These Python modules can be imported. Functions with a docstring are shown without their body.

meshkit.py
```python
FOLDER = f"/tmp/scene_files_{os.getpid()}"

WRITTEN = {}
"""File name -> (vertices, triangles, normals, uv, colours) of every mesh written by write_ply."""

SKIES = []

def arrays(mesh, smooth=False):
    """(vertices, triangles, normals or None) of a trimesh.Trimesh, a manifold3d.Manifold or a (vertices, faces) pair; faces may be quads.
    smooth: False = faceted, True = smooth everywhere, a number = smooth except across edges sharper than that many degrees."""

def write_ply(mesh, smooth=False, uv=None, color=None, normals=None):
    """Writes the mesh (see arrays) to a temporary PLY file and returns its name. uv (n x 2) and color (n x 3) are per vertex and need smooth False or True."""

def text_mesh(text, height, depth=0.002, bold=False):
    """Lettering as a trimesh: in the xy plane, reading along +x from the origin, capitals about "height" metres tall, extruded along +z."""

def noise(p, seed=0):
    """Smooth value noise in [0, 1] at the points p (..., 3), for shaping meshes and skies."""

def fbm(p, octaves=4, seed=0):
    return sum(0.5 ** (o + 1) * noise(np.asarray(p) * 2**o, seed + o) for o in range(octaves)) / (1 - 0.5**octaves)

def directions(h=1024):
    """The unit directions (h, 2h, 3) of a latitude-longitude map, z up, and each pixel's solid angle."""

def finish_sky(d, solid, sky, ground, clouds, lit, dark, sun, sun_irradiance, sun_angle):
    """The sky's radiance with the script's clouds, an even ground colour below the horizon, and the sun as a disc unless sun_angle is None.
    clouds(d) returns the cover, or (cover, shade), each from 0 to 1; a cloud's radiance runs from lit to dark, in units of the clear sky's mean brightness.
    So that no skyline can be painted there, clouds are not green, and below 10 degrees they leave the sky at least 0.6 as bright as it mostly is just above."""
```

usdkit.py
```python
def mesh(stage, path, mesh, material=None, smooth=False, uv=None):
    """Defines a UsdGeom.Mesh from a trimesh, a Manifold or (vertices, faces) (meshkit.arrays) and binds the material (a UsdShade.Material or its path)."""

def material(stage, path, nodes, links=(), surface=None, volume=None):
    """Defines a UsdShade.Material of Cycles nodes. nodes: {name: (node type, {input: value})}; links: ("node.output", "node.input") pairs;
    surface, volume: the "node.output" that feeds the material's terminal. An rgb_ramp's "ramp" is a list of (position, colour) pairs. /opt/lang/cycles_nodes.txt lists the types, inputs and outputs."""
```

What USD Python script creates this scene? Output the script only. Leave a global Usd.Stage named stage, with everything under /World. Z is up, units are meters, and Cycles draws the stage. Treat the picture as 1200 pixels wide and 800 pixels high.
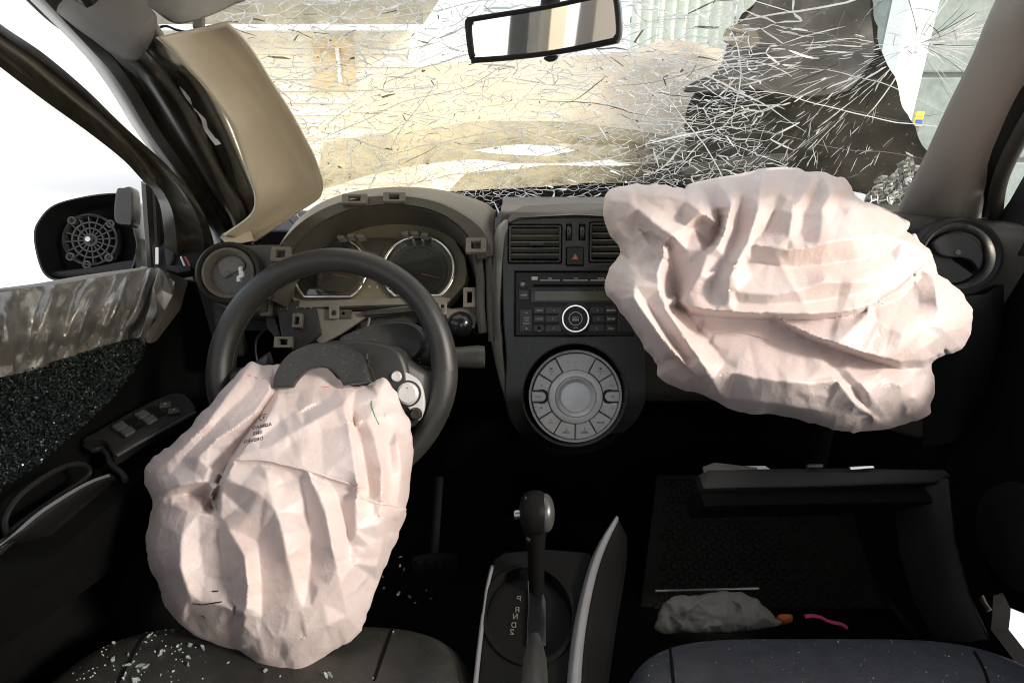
import math, random
import numpy as np, trimesh, shapely
import shapely.geometry as sg
from shapely import affinity
from scipy.spatial import Delaunay, Voronoi, cKDTree
import usdkit, meshkit
from pxr import Usd, UsdGeom, UsdLux, UsdShade, Gf, Sdf

rng = np.random.default_rng(7)
random.seed(7)
stage = Usd.Stage.CreateInMemory()
UsdGeom.SetStageUpAxis(stage, "Z")
UsdGeom.SetStageMetersPerUnit(stage, 1.0)
UsdGeom.Xform.Define(stage, "/World")
UsdGeom.Scope.Define(stage, "/World/Looks")

# ------------------------------------------------------------------ camera, light, exposure
PITCH = math.radians(21.0)
CAM = np.array([0.0, 0.0, 1.18])
FPX = 667.0                                   # focal length in pixels of the 1200 wide photograph
EXPOSURE = 0.90
SUN_AZ, SUN_EL = math.radians(118.0), math.radians(26.0)
SUN_I, SUN_ANGLE, SKY = 0.45, 8.0, 0.145
RT = np.array([1.0, 0, 0]); UP = np.array([0, math.sin(PITCH), math.cos(PITCH)]); FW = np.array([0, math.cos(PITCH), -math.sin(PITCH)])
cam = UsdGeom.Camera.Define(stage, "/World/Camera")
m4 = np.eye(4); m4[0, :3], m4[1, :3], m4[2, :3], m4[3, :3] = RT, UP, -FW, CAM
cam.AddTransformOp().Set(Gf.Matrix4d(*m4.ravel().tolist()))
cam.CreateFocalLengthAttr(20.0); cam.CreateHorizontalApertureAttr(20.0 * 1200 / FPX); cam.CreateVerticalApertureAttr(20.0 * 800 / FPX)
cam.CreateClippingRangeAttr(Gf.Vec2f(0.02, 500)); cam.CreateExposureAttr(EXPOSURE)
sd = np.array([math.sin(SUN_AZ) * math.cos(SUN_EL), math.cos(SUN_AZ) * math.cos(SUN_EL), math.sin(SUN_EL)])
sun = UsdLux.DistantLight.Define(stage, "/World/sun")
sun.CreateIntensityAttr(SUN_I); sun.CreateAngleAttr(SUN_ANGLE); sun.CreateNormalizeAttr(True); sun.CreateColorAttr(Gf.Vec3f(1.0, 0.95, 0.88))
zz = sd; xx = np.cross([0, 0, 1], zz); xx /= np.linalg.norm(xx); yy = np.cross(zz, xx)
ms = np.eye(4); ms[0, :3], ms[1, :3], ms[2, :3] = xx, yy, zz
sun.AddTransformOp().Set(Gf.Matrix4d(*ms.ravel().tolist()))
dome = UsdLux.DomeLight.Define(stage, "/World/sky")
skym = usdkit.material(stage, "/World/Looks/sky_look", {
    "sky": ("sky_texture", {"sky_type": "single_scattering", "sun_disc": False, "sun_elevation": SUN_EL, "sun_rotation": math.atan2(sd[0], sd[1]), "aerosol_density": 2.5}),
    "haze": ("mix_color", {"fac": 0.45, "b": (7.5, 7.3, 7.0), "use_clamp_result": False}),
    "bg": ("background_shader", {"strength": SKY})}, [("sky.color", "haze.a"), ("haze.result", "bg.color")], surface="bg.background")
UsdShade.MaterialBindingAPI.Apply(dome.GetPrim()).Bind(skym)
for p_ in (dome.GetPrim(),):
    p_.SetCustomDataByKey("kind", "structure"); p_.SetCustomDataByKey("label", "pale overexposed sky"); p_.SetCustomDataByKey("category", "sky")

# ------------------------------------------------------------------ pixel -> place helpers
def ray(u, v):
    return FW + RT * ((u - 600) / FPX) + UP * ((400 - v) / FPX)
def PD(u, v, D): return CAM + ray(u, v) * D                        # at a depth along the view axis
def PY(u, v, Y):
    d = ray(u, v); return CAM + d * (Y / d[1])
def PX(u, v, X):
    d = ray(u, v); return CAM + d * (X / d[0])
def PZ(u, v, Z):
    d = ray(u, v); return CAM + d * ((Z - CAM[2]) / d[2])
def nrm(a): a = np.asarray(a, float); return a / np.linalg.norm(a)
class Fr:
    """a flat working plane: origin, normal towards the viewer, up hint"""
    def __init__(s, o, ez, up=(0, 0, 1)):
        s.o = np.asarray(o, float); s.ez = nrm(ez); s.ex = nrm(np.cross(up, s.ez)); s.ey = np.cross(s.ez, s.ex)
    def p(s, u, v):
        d = ray(u, v); t = np.dot(s.o - CAM, s.ez) / np.dot(d, s.ez); q = CAM + d * t - s.o
        return np.array([q @ s.ex, q @ s.ey])
    def ps(s, pts): return np.array([s.p(*q) for q in pts])
    def w(s, xy, z=0.0):
        xy = np.atleast_2d(xy); z = np.broadcast_to(z, len(xy))
        return s.o + xy[:, :1] * s.ex + xy[:, 1:2] * s.ey + z[:, None] * s.ez
    def lift(s, z): 
        f = Fr.__new__(Fr); f.o, f.ex, f.ey, f.ez = s.o + s.ez * z, s.ex, s.ey, s.ez; return f
    def mesh(s, m):                                                 # local mesh (x, y, z=out) to the world
        m = m.copy(); v = m.vertices; m.vertices = s.o + v[:, :1] * s.ex + v[:, 1:2] * s.ey + v[:, 2:3] * s.ez; return m
def VF(u, v, D, tilt=0, yaw=0):
    """plane that faces the camera at depth D, leaning by tilt (top away) and yaw (turned to face left), in degrees"""
    t, y = math.radians(tilt), math.radians(yaw)
    ez = -FW * math.cos(t) + UP * math.sin(t); ez = ez * math.cos(y) - RT * math.sin(y)
    return Fr(PD(u, v, D), ez, UP)

# ------------------------------------------------------------------ mesh helpers
def cat(*ms): 
    ms = [m for m in (ms[0] if len(ms) == 1 and isinstance(ms[0], (list, tuple)) else ms)]
    return trimesh.util.concatenate(ms) if len(ms) > 1 else ms[0]
def smooth_closed(pts, n=8):
    """Catmull-Rom through closed pixel points"""
    P = np.asarray(pts, float); out = []
    for i in range(len(P)):
        a, b, c, d = P[i - 1], P[i], P[(i + 1) % len(P)], P[(i + 2) % len(P)]
        for t in np.arange(n) / n:
            out.append(0.5 * (2 * b + (c - a) * t + (2 * a - 5 * b + 4 * c - d) * t * t + (3 * b - a - 3 * c + d) * t ** 3))
    return np.array(out)
def smooth_open(pts, n=8):
    P = np.asarray(pts, float); P = np.vstack([2 * P[0] - P[1], P, 2 * P[-1] - P[-2]]); out = []
    for i in range(1, len(P) - 2):
        a, b, c, d = P[i - 1:i + 3]
        for t in np.arange(n) / n:
            out.append(0.5 * (2 * b + (c - a) * t + (2 * a - 5 * b + 4 * c - d) * t * t + (3 * b - a - 3 * c + d) * t ** 3))
    return np.array(out + [P[-2]])
def poly(pts, holes=()):
    p = sg.Polygon(pts, holes)
    return p if p.is_valid else p.buffer(0)
def tri2d(pg):
    v, f = trimesh.creation.triangulate_polygon(pg, engine="earcut"); return np.asarray(v), np.asarray(f)
def slab(pg, t, bevel=0.0, z0=0.0):
    """a plate from z0 to z0+t with a bevelled front edge; pg: shapely polygon (local metres)"""
    out = []
    for g in getattr(pg, "geoms", [pg]):
        if g.is_empty: continue
        g = sg.polygon.orient(g)
        if bevel <= 0:
            m = trimesh.creation.extrude_polygon(g, t, engine="earcut"); m.apply_translation([0, 0, z0]); out.append(m); continue
        def inset(r, b):
            P = np.array(r.coords)[:-1]
            a, c = P - np.roll(P, 1, 0), np.roll(P, -1, 0) - P
            na = np.stack([a[:, 1], -a[:, 0]], 1); nc = np.stack([c[:, 1], -c[:, 0]], 1)
            na /= np.maximum(np.linalg.norm(na, axis=1, keepdims=True), 1e-9); nc /= np.maximum(np.linalg.norm(nc, axis=1, keepdims=True), 1e-9)
            n = na + nc; n /= np.maximum((n * na).sum(1, keepdims=True), 0.4); return P - n * b
        rings = [g.exterior] + list(g.interiors); V, F, base = [], [], 0; mids = []
        lv = [(0, 0), (t - bevel, 0), (t - bevel * .3, bevel * .3), (t, bevel)]
        for r in rings:
            R = [np.column_stack([inset(r, b), np.full(len(r.coords) - 1, z0 + z)]) for z, b in lv]; n = len(R[0])
            for k in range(len(lv) - 1):
                i = np.arange(n); j = (i + 1) % n; a, b = base + k * n, base + (k + 1) * n
                F += [np.stack([a + i, a + j, b + j], 1), np.stack([a + i, b + j, b + i], 1)]
            V += R; mids.append((base + (len(lv) - 1) * n, n, base)); base += n * len(lv)
        V = np.vstack(V)
        top = poly(V[mids[0][0]:mids[0][0] + mids[0][1], :2], [V[s:s + n, :2] for s, n, _ in mids[1:]])
        for pgn, z, flip in ((top, z0 + t, False), (g, z0, True)):
            for gg in getattr(pgn, "geoms", [pgn]):
                v, f = tri2d(gg); F.append((f[:, ::-1] if flip else f) + len(V)); V = np.vstack([V, np.column_stack([v, np.full(len(v), z)])])
        out.append(trimesh.Trimesh(V, np.vstack(F), process=True))
    return cat(out)
def grid_mesh(G, thick=0.0, closed_u=False):
    """G: n x m x 3 points; a sheet, with a second skin behind when thick"""
    G = np.asarray(G, float); n, m = G.shape[:2]
    i, j = np.meshgrid(np.arange(n - 1), np.arange(m - (0 if closed_u else 1)), indexing="ij"); jn = (j + 1) % m
    a, b, c, d = i * m + j, i * m + jn, (i + 1) * m + jn, (i + 1) * m + j
    F = np.vstack([np.stack([a, b, c], -1).reshape(-1, 3), np.stack([a, c, d], -1).reshape(-1, 3)])
    V = G.reshape(-1, 3)
    if thick:
        mesh = trimesh.Trimesh(V, F, process=False); N = mesh.vertex_normals
        k = n * m; V2 = V - N * thick; F2 = F[:, ::-1] + k
        edge = [(x, y) for x, y in zip(range(0, m - 1), range(1, m))] + [(x * m + m - 1, (x + 1) * m + m - 1) for x in range(n - 1)] + \
               [((n - 1) * m + x + 1, (n - 1) * m + x) for x in range(m - 1)] + [((x + 1) * m, x * m) for x in range(n - 1)]
        E = np.array(edge); S = np.vstack([np.stack([E[:, 1], E[:, 0], E[:, 0] + k], 1), np.stack([E[:, 1], E[:, 0] + k, E[:, 1] + k], 1)])
        V, F = np.vstack([V, V2]), np.vstack([F, F2, S])
    return trimesh.Trimesh(V, F, process=False)
def tube(path, r, n=12, cap=True, flat=None):
    """swept tube along world points; r a number or one per point; flat=(direction, factor) squashes"""
    P = np.asarray(path, float); k = len(P); r = np.broadcast_to(r, k)
    T = np.gradient(P, axis=0); T /= np.maximum(np.linalg.norm(T, axis=1, keepdims=True), 1e-12)
    N = np.cross(T[0], [0.13, 0.31, 0.94]); N /= np.linalg.norm(N); G = []
    a = np.linspace(0, 2 * np.pi, n, endpoint=False)
    for i in range(k):
        N = N - T[i] * (N @ T[i]); N /= np.linalg.norm(N); B = np.cross(T[i], N)
        off = np.cos(a)[:, None] * N + np.sin(a)[:, None] * B
        if flat is not None:
            fd = nrm(flat[0]); off = off - (off @ fd)[:, None] * fd * (1 - flat[1])
        G.append(P[i] + off * r[i])
    G = np.array(G); m = grid_mesh(G, closed_u=True)
    if cap:
        V = np.vstack([m.vertices, P[0], P[-1]]); q = k * n; i = np.arange(n); j = (i + 1) % n
        m = trimesh.Trimesh(V, np.vstack([m.faces, np.stack([np.full(n, q), j, i], 1), np.stack([np.full(n, q + 1), (k - 1) * n + i, (k - 1) * n + j], 1)]), process=False)
    m.fix_normals() if len(m.faces) < 4000 else None
    return m
def lathe(prof, n=48):
    """(r, z) profile round the local z axis"""
    prof = np.asarray(prof, float); a = np.linspace(0, 2 * np.pi, n, endpoint=False)
    G = np.stack([np.outer(prof[:, 0], np.cos(a)), np.outer(prof[:, 0], np.sin(a)), np.repeat(prof[:, 1:], n, 1)], -1)
    m = grid_mesh(G, closed_u=True); m.merge_vertices(); m.update_faces(m.nondegenerate_faces()); m.fix_normals(); return m
def rbox(sx, sy, sz, r=None, n=3):
    """box with rounded edges, centred"""
    r = min(sx, sy, sz) * .2 if r is None else min(r, min(sx, sy, sz) * .49)
    s = trimesh.creation.icosphere(1, r); pts = []
    for a in (-1, 1):
        for b in (-1, 1):
            for c in (-1, 1): pts.append(s.vertices + [a * (sx / 2 - r), b * (sy / 2 - r), c * (sz / 2 - r)])
    return trimesh.convex.convex_hull(np.vstack(pts))
def rrect(x0, y0, x1, y1, r, k=4): return sg.box(x0 + r, y0 + r, x1 - r, y1 - r).buffer(r, quad_segs=k)
def pxrect(f, u0, v0, u1, v1, r=0.001):
    a, b = f.p(u0, v1), f.p(u1, v0); return rrect(min(a[0], b[0]), min(a[1], b[1]), max(a[0], b[0]), max(a[1], b[1]), r)
def loft(rings, cap=True):
    G = np.asarray(rings, float); m = grid_mesh(G, closed_u=True)
    if cap:
        V = m.vertices; F = [m.faces]; n = G.shape[1]; i = np.arange(n); j = (i + 1) % n
        V = np.vstack([V, G[0].mean(0), G[-1].mean(0)]); q = G.shape[0] * n
        F += [np.stack([np.full(n, q), j, i], 1), np.stack([np.full(n, q + 1), (G.shape[0] - 1) * n + i, (G.shape[0] - 1) * n + j], 1)]
        m = trimesh.Trimesh(V, np.vstack(F), process=False)
    m.fix_normals(); return m
def superbox(c, h, e=0.3, nu=48, nv=28):
    """soft cushion: superellipsoid round c with half sizes h"""
    sp = lambda x, p: np.sign(x) * np.abs(x) ** p
    v = np.linspace(-np.pi / 2, np.pi / 2, nv); u = np.linspace(-np.pi, np.pi, nu, endpoint=False)
    V, U = np.meshgrid(v, u, indexing="ij")
    G = np.stack([h[0] * sp(np.cos(V), e) * sp(np.cos(U), e), h[1] * sp(np.cos(V), e) * sp(np.sin(U), e), h[2] * sp(np.sin(V), e)], -1) + np.asarray(c)
    m = grid_mesh(G, closed_u=True); m.merge_vertices(); m.update_faces(m.nondegenerate_faces()); m.fix_normals(); return m
def mirror_text(s, h, depth=0.0004, bold=False, flip=True):
    m = meshkit.text_mesh(s, h, depth, bold); c = m.bounds.mean(0); m.apply_translation([-c[0], -c[1], 0])
    if flip:
        m.vertices[:, 0] *= -1; m.faces = m.faces[:, ::-1]
    return m

# ------------------------------------------------------------------ materials
LOOK = {}
def look(name, nodes, links, surface, volume=None):
    LOOK[name] = usdkit.material(stage, "/World/Looks/" + name, nodes, links, surface=surface, volume=volume); return LOOK[name]
def plastic(name, col, rough=.5, grain=900, bump=.12, var=.25, metallic=0., coat=0., dust=0.0, spec=.5):
    c = np.array(col)
    nodes = {"g": ("geometry", {}), "n": ("noise_texture", {"scale": grain, "detail": 2}), "v": ("noise_texture", {"scale": 9, "detail": 5, "roughness": .65}),
             "r": ("rgb_ramp", {"ramp": [(.3, tuple(c * (1 - var))), (.7, tuple(c * (1 + var)))]}),
             "b": ("bump", {"strength": bump, "distance": .0006}), "rr": ("map_range", {"from_min": .3, "from_max": .7, "to_min": max(rough - .07, .02), "to_max": rough + .09}),
             "p": ("principled_bsdf", {"metallic": metallic, "coat_weight": coat, "specular_ior_level": spec})}
    links = [("g.position", "n.vector"), ("g.position", "v.vector"), ("v.fac", "r.fac"), ("n.fac", "b.height"), ("b.normal", "p.normal"), ("v.fac", "rr.value"), ("rr.result", "p.roughness")]
    if dust > 0:                                                     # pale dust and crumbs lying about
        nodes["dn"] = ("noise_texture", {"scale": 260, "detail": 3, "roughness": .7}); nodes["dr"] = ("map_range", {"from_min": .62, "from_max": .72, "to_min": 0, "to_max": dust, "clamp": True})
        nodes["dm"] = ("mix_color", {"b": (.42, .39, .34)})
        links += [("g.position", "dn.vector"), ("dn.fac", "dr.value"), ("dr.result", "dm.fac"), ("r.color", "dm.a"), ("dm.result", "p.base_color")]
    else: links.append(("r.color", "p.base_color"))
    return look(name, nodes, links, "p.BSDF")
plastic("black_plastic", (.010, .010, .010), .5, 1100, .2, spec=.3)
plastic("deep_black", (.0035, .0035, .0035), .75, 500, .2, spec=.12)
plastic("wheel_leather", (.020, .0195, .018), .40, 1500, .35, dust=.08)
plastic("dash_plastic", (.074, .069, .058), .42, 1300, .3, dust=.3)
plastic("handle_plastic", (.010, .010, .010), .38, 300, .04, dust=.1, spec=.3)
plastic("cheek_metal", (.13, .13, .125), .35, 600, .04, var=.06, metallic=.7)
plastic("stack_plastic", (.026, .026, .024), .36, 1500, .12, dust=.35)
plastic("bracket_plastic", (.13, .12, .095), .5, 700, .1, dust=.3)
plastic("cluster_plastic", (.135, .118, .072), .5, 900, .1)
plastic("hood_plastic", (.042, .038, .027), .42, 900, .15, dust=.3)
plastic("dark_plastic", (.022, .021, .018), .5, 900, .15, dust=.2, spec=.35)
plastic("console_plastic", (.006, .006, .006), .5, 900, .15, dust=.03, spec=.1)
plastic("console_trim", (.22, .22, .225), .34, 1200, .06, var=.06, metallic=.35)
plastic("sill_plastic", (.17, .15, .12), .6, 900, .3, dust=.6)
plastic("green_mark", (.08, .30, .16), .5, 300, .0, var=.02)
plastic("gloss_black", (.006, .006, .007), .2, 300, .02, coat=.3)
plastic("black_metal", (.016, .014, .010), .28, 40, .3, var=.5, coat=.2)
plastic("silver_plastic", (.74, .75, .76), .36, 1200, .06, var=.06, metallic=.15)
plastic("satin_edge", (.26, .245, .215), .4, 1200, .06, var=.06, metallic=.5)
plastic("silver_button", (.60, .59, .57), .4, 1200, .08, var=.05, metallic=.25)
plastic("chrome", (.72, .70, .66), .16, 300, .02, var=.08, metallic=1.)
plastic("taupe_trim", (.185, .163, .143), .55, 1400, .35, var=.08, dust=.15)
plastic("beige_trim", (.58, .51, .385), .5, 1000, .15, var=.08)  # beige, with the yellow cast of the glare mixed into the colour
plastic("visor_cloth", (.20, .19, .175), .85, 1600, .6, var=.08)
plastic("liner_film", (.40, .39, .36), .4, 90, .8, var=.12)
plastic("lettering", (.62, .62, .60), .5, 300, .0, var=.02)
plastic("dark_lettering", (.03, .03, .03), .5, 300, .0, var=.02)
plastic("red_mark", (.55, .05, .03), .4, 300, .0, var=.02)
plastic("orange_mark", (.70, .22, .10), .4, 300, .0, var=.02)
plastic("blue_mark", (.03, .09, .42), .4, 300, .0, var=.02)
plastic("yellow_paint", (.75, .55, .06), .5, 300, .0, var=.05)
plastic("red_wire", (.35, .05, .05), .5, 300, .0, var=.05)
plastic("white_paint", (.78, .77, .73), .5, 40, .1, var=.05)
plastic("cream_boards", (.72, .67, .59), .7, 30, .3, var=.08)
plastic("tan_wood", (.40, .27, .14), .7, 30, .4, var=.2)
plastic("grey_roof", (.15, .145, .12), .7, 20, .6, var=.3)
plastic("green_sheet", (.56, .61, .54), .5, 30, .1, var=.06)
plastic("grey_green_wall", (.20, .24, .23), .6, 12, .4, var=.25)
plastic("hood_skin", (.030, .027, .024), .5, 15, .4, var=.4, spec=.3)
plastic("hood_glare_tan", (.48, .405, .31), .35, 30, .1, var=.1, coat=.4)  # tan tone puts the warm glare into the hood's base colour
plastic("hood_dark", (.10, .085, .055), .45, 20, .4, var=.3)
plastic("hood_inner", (.0035, .0035, .0038), .7, 15, .5, var=.45, spec=.06)
plastic("rubber", (.017, .016, .013), .6, 400, .3, var=.3, spec=.2)
plastic("rag_cloth", (.22, .21, .19), .9, 900, .8, var=.15)
plastic("pink_cloth", (.62, .06, .16), .8, 900, .6, var=.1)
plastic("orange_cloth", (.55, .13, .02), .8, 900, .6, var=.1)
plastic("steel", (.55, .54, .5), .3, 200, .05, var=.08, metallic=1.)
plastic("paper_label", (.72, .74, .74), .5, 100, .1, var=.06)
plastic("lcd", (.085, .085, .045), .25, 100, .0, var=.03)
plastic("concrete", (.74, .73, .70), .85, 60, .05, var=.03)

def leather(name, col, rough):
    c = np.array(col)
    look(name, {"g": ("geometry", {}), "vo": ("voronoi_texture", {"scale": 420, "feature": "distance_to_edge"}), "n": ("noise_texture", {"scale": 45, "detail": 6, "roughness": .7}), "w": ("noise_texture", {"scale": 14, "detail": 3, "distortion": 1.2}),
         "r": ("rgb_ramp", {"ramp": [(.3, tuple(c * .7)), (.7, tuple(c * 1.4))]}), "m": ("math", {"math_type": "multiply_add", "value2": .8}),
         "b": ("bump", {"strength": .55, "distance": .0012}), "b2": ("bump", {"strength": .25, "distance": .004}),
         "p": ("principled_bsdf", {"roughness": rough, "specular_ior_level": .5})},
         [("g.position", "vo.vector"), ("g.position", "n.vector"), ("g.position", "w.vector"), ("vo.distance", "m.value1"), ("n.fac", "m.value3"), ("w.fac", "b2.height"), ("b2.normal", "b.normal"), ("m.value", "b.height"), ("b.normal", "p.normal"), ("n.fac", "r.fac"), ("r.color", "p.base_color")], "p.BSDF")
leather("brown_leather", (.027, .026, .0225), .40)
leather("blue_leather", (.044, .047, .056), .40)
def fabric(name, col, trans):
    c = np.array(col)
    look(name, {"g": ("geometry", {}), "s": ("noise_texture", {"scale": 2200, "detail": 1}), "n": ("noise_texture", {"scale": 11, "detail": 6, "roughness": .6}), "k": ("noise_texture", {"scale": 90, "detail": 5, "roughness": .6, "distortion": .8}),
         "r": ("rgb_ramp", {"ramp": [(.32, tuple(c * np.array([.95, .88, .84]))), (.62, tuple(c))]}),
         "sp": ("noise_texture", {"scale": 75, "detail": 5, "roughness": .75}), "sr": ("map_range", {"from_min": .735, "from_max": .77, "to_min": 0, "to_max": .6, "clamp": True}), "sm": ("mix_color", {"b": (.12, .10, .09)}),
         "b0": ("bump", {"strength": .34, "distance": .003}), "b": ("bump", {"strength": .15, "distance": .0005}),
         "p": ("principled_bsdf", {"roughness": .42, "specular_ior_level": .45, "sheen_weight": .12, "sheen_roughness": .4}),
         "t": ("translucent_bsdf", {"color": tuple(c * np.array([1, .86, .76]))}), "mx": ("mix_closure", {"fac": trans})},
         [("g.position", "s.vector"), ("g.position", "n.vector"), ("g.position", "k.vector"), ("g.position", "sp.vector"), ("sp.fac", "sr.value"), ("sr.result", "sm.fac"), ("n.fac", "r.fac"), ("r.color", "sm.a"), ("sm.result", "p.base_color"),
          ("k.fac", "b0.height"), ("b0.normal", "b.normal"), ("s.fac", "b.height"), ("b.normal", "p.normal"), ("p.BSDF", "mx.closure1"), ("t.BSDF", "mx.closure2")], "mx.closure")
fabric("airbag_cloth", (.70, .60, .575), .03)
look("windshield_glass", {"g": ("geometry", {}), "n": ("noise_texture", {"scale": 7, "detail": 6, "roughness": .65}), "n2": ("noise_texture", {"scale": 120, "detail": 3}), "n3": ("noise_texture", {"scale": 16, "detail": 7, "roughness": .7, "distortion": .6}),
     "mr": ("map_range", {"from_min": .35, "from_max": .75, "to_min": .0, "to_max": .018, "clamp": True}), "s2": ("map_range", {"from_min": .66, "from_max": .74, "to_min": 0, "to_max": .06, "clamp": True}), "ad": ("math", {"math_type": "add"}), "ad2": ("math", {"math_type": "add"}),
     "cen": ("vector_math", {"math_type": "subtract", "vector2": (-.26, 1.26, 1.07)}), "scl": ("vector_math", {"math_type": "multiply", "vector2": (2.3, 2.0, 3.0)}), "len": ("vector_math", {"math_type": "length"}), "fall": ("map_range", {"range_type": "smoothstep", "from_min": .30, "from_max": 1.35, "to_min": 1, "to_max": 0}),  # soft oval left of centre where the warm glow is painted in
     "nr": ("map_range", {"from_min": .34, "from_max": .62, "to_min": .12, "to_max": .70, "clamp": True}), "glow_veil": ("math", {"math_type": "multiply"}),
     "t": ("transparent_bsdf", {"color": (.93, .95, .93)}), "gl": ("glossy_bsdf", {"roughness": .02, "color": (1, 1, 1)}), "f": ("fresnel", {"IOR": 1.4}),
     "tr": ("translucent_bsdf", {"color": (.98, .80, .46)}), "m1": ("mix_closure", {}), "m2": ("mix_closure", {})},  # golden tone paints sun glow into the veil; dirt film shares it
     [("g.position", "n.vector"), ("g.position", "n2.vector"), ("g.position", "n3.vector"), ("g.position", "cen.vector1"), ("cen.vector", "scl.vector1"), ("scl.vector", "len.vector1"), ("len.value", "fall.value"), ("n3.fac", "nr.value"), ("nr.result", "glow_veil.value1"), ("fall.result", "glow_veil.value2"),
      ("n.fac", "mr.value"), ("n2.fac", "s2.value"), ("mr.result", "ad.value1"), ("s2.result", "ad.value2"), ("ad.value", "ad2.value1"), ("glow_veil.value", "ad2.value2"), ("f.fac", "m1.fac"), ("t.BSDF", "m1.closure1"), ("gl.BSDF", "m1.closure2"), ("ad2.value", "m2.fac"), ("m1.closure", "m2.closure1"), ("tr.BSDF", "m2.closure2")], "m2.closure")
look("crack_glint", {"tr": ("translucent_bsdf", {"color": (.95, .95, .93)}), "d": ("glossy_bsdf", {"color": (.95, .95, .95), "roughness": .25}), "df": ("diffuse_bsdf", {"color": (.85, .85, .84)}), "m": ("mix_closure", {"fac": .4}), "m2": ("mix_closure", {"fac": .4})},
     [("tr.BSDF", "m.closure1"), ("d.BSDF", "m.closure2"), ("m.closure", "m2.closure1"), ("df.BSDF", "m2.closure2")], "m2.closure")
look("crack_dark", {"t": ("transparent_bsdf", {"color": (.5, .5, .48)}), "d": ("principled_bsdf", {"base_color": (.10, .10, .09), "roughness": .2}), "m": ("mix_closure", {"fac": .75})}, [("t.BSDF", "m.closure1"), ("d.BSDF", "m.closure2")], "m.closure")
look("clear_glass", {"t": ("transparent_bsdf", {"color": (.92, .94, .92)}), "gl": ("glossy_bsdf", {"roughness": .03, "color": (1, 1, 1)}), "f": ("fresnel", {"IOR": 1.5}), "m": ("mix_closure", {})}, [("f.fac", "m.fac"), ("t.BSDF", "m.closure1"), ("gl.BSDF", "m.closure2")], "m.closure")
look("film_plastic", {"g": ("geometry", {}), "n": ("noise_texture", {"scale": 60, "detail": 5}), "b": ("bump", {"strength": .12, "distance": .001}), "t": ("transparent_bsdf", {"color": (.80, .80, .78)}), "gl": ("glossy_bsdf", {"roughness": .2, "color": (1, 1, 1)}), "df": ("diffuse_bsdf", {"color": (.42, .41, .37)}), "lw": ("layer_weight", {"blend": .5}),
     "mr": ("map_range", {"from_min": .4, "from_max": .7, "to_min": .10, "to_max": .22, "clamp": True}), "m1": ("mix_closure", {}), "m2": ("mix_closure", {})},
     [("g.position", "n.vector"), ("n.fac", "b.height"), ("b.normal", "gl.normal"), ("n.fac", "mr.value"), ("mr.result", "m1.fac"), ("t.BSDF", "m1.closure1"), ("df.BSDF", "m1.closure2"), ("lw.fresnel", "m2.fac"), ("m1.closure", "m2.closure1"), ("gl.BSDF", "m2.closure2")], "m2.closure")
look("crumb_glass", {"p": ("principled_bsdf", {"base_color": (.80, .90, .87), "roughness": .06, "transmission_weight": .75, "ior": 1.5})}, [], "p.BSDF")
look("tint_crumb", {"oi": ("geometry", {}), "r": ("rgb_ramp", {"ramp": [(0, (.006, .011, .010)), (.75, (.02, .035, .032)), (.93, (.10, .14, .13)), (1, (.5, .56, .54))]}), "p": ("principled_bsdf", {"roughness": .12})}, [("oi.random_per_island", "r.fac"), ("r.color", "p.base_color")], "p.BSDF")
look("mirror_glass", {"p": ("principled_bsdf", {"base_color": (.9, .9, .88), "metallic": 1., "roughness": .03})}, [], "p.BSDF")

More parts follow.
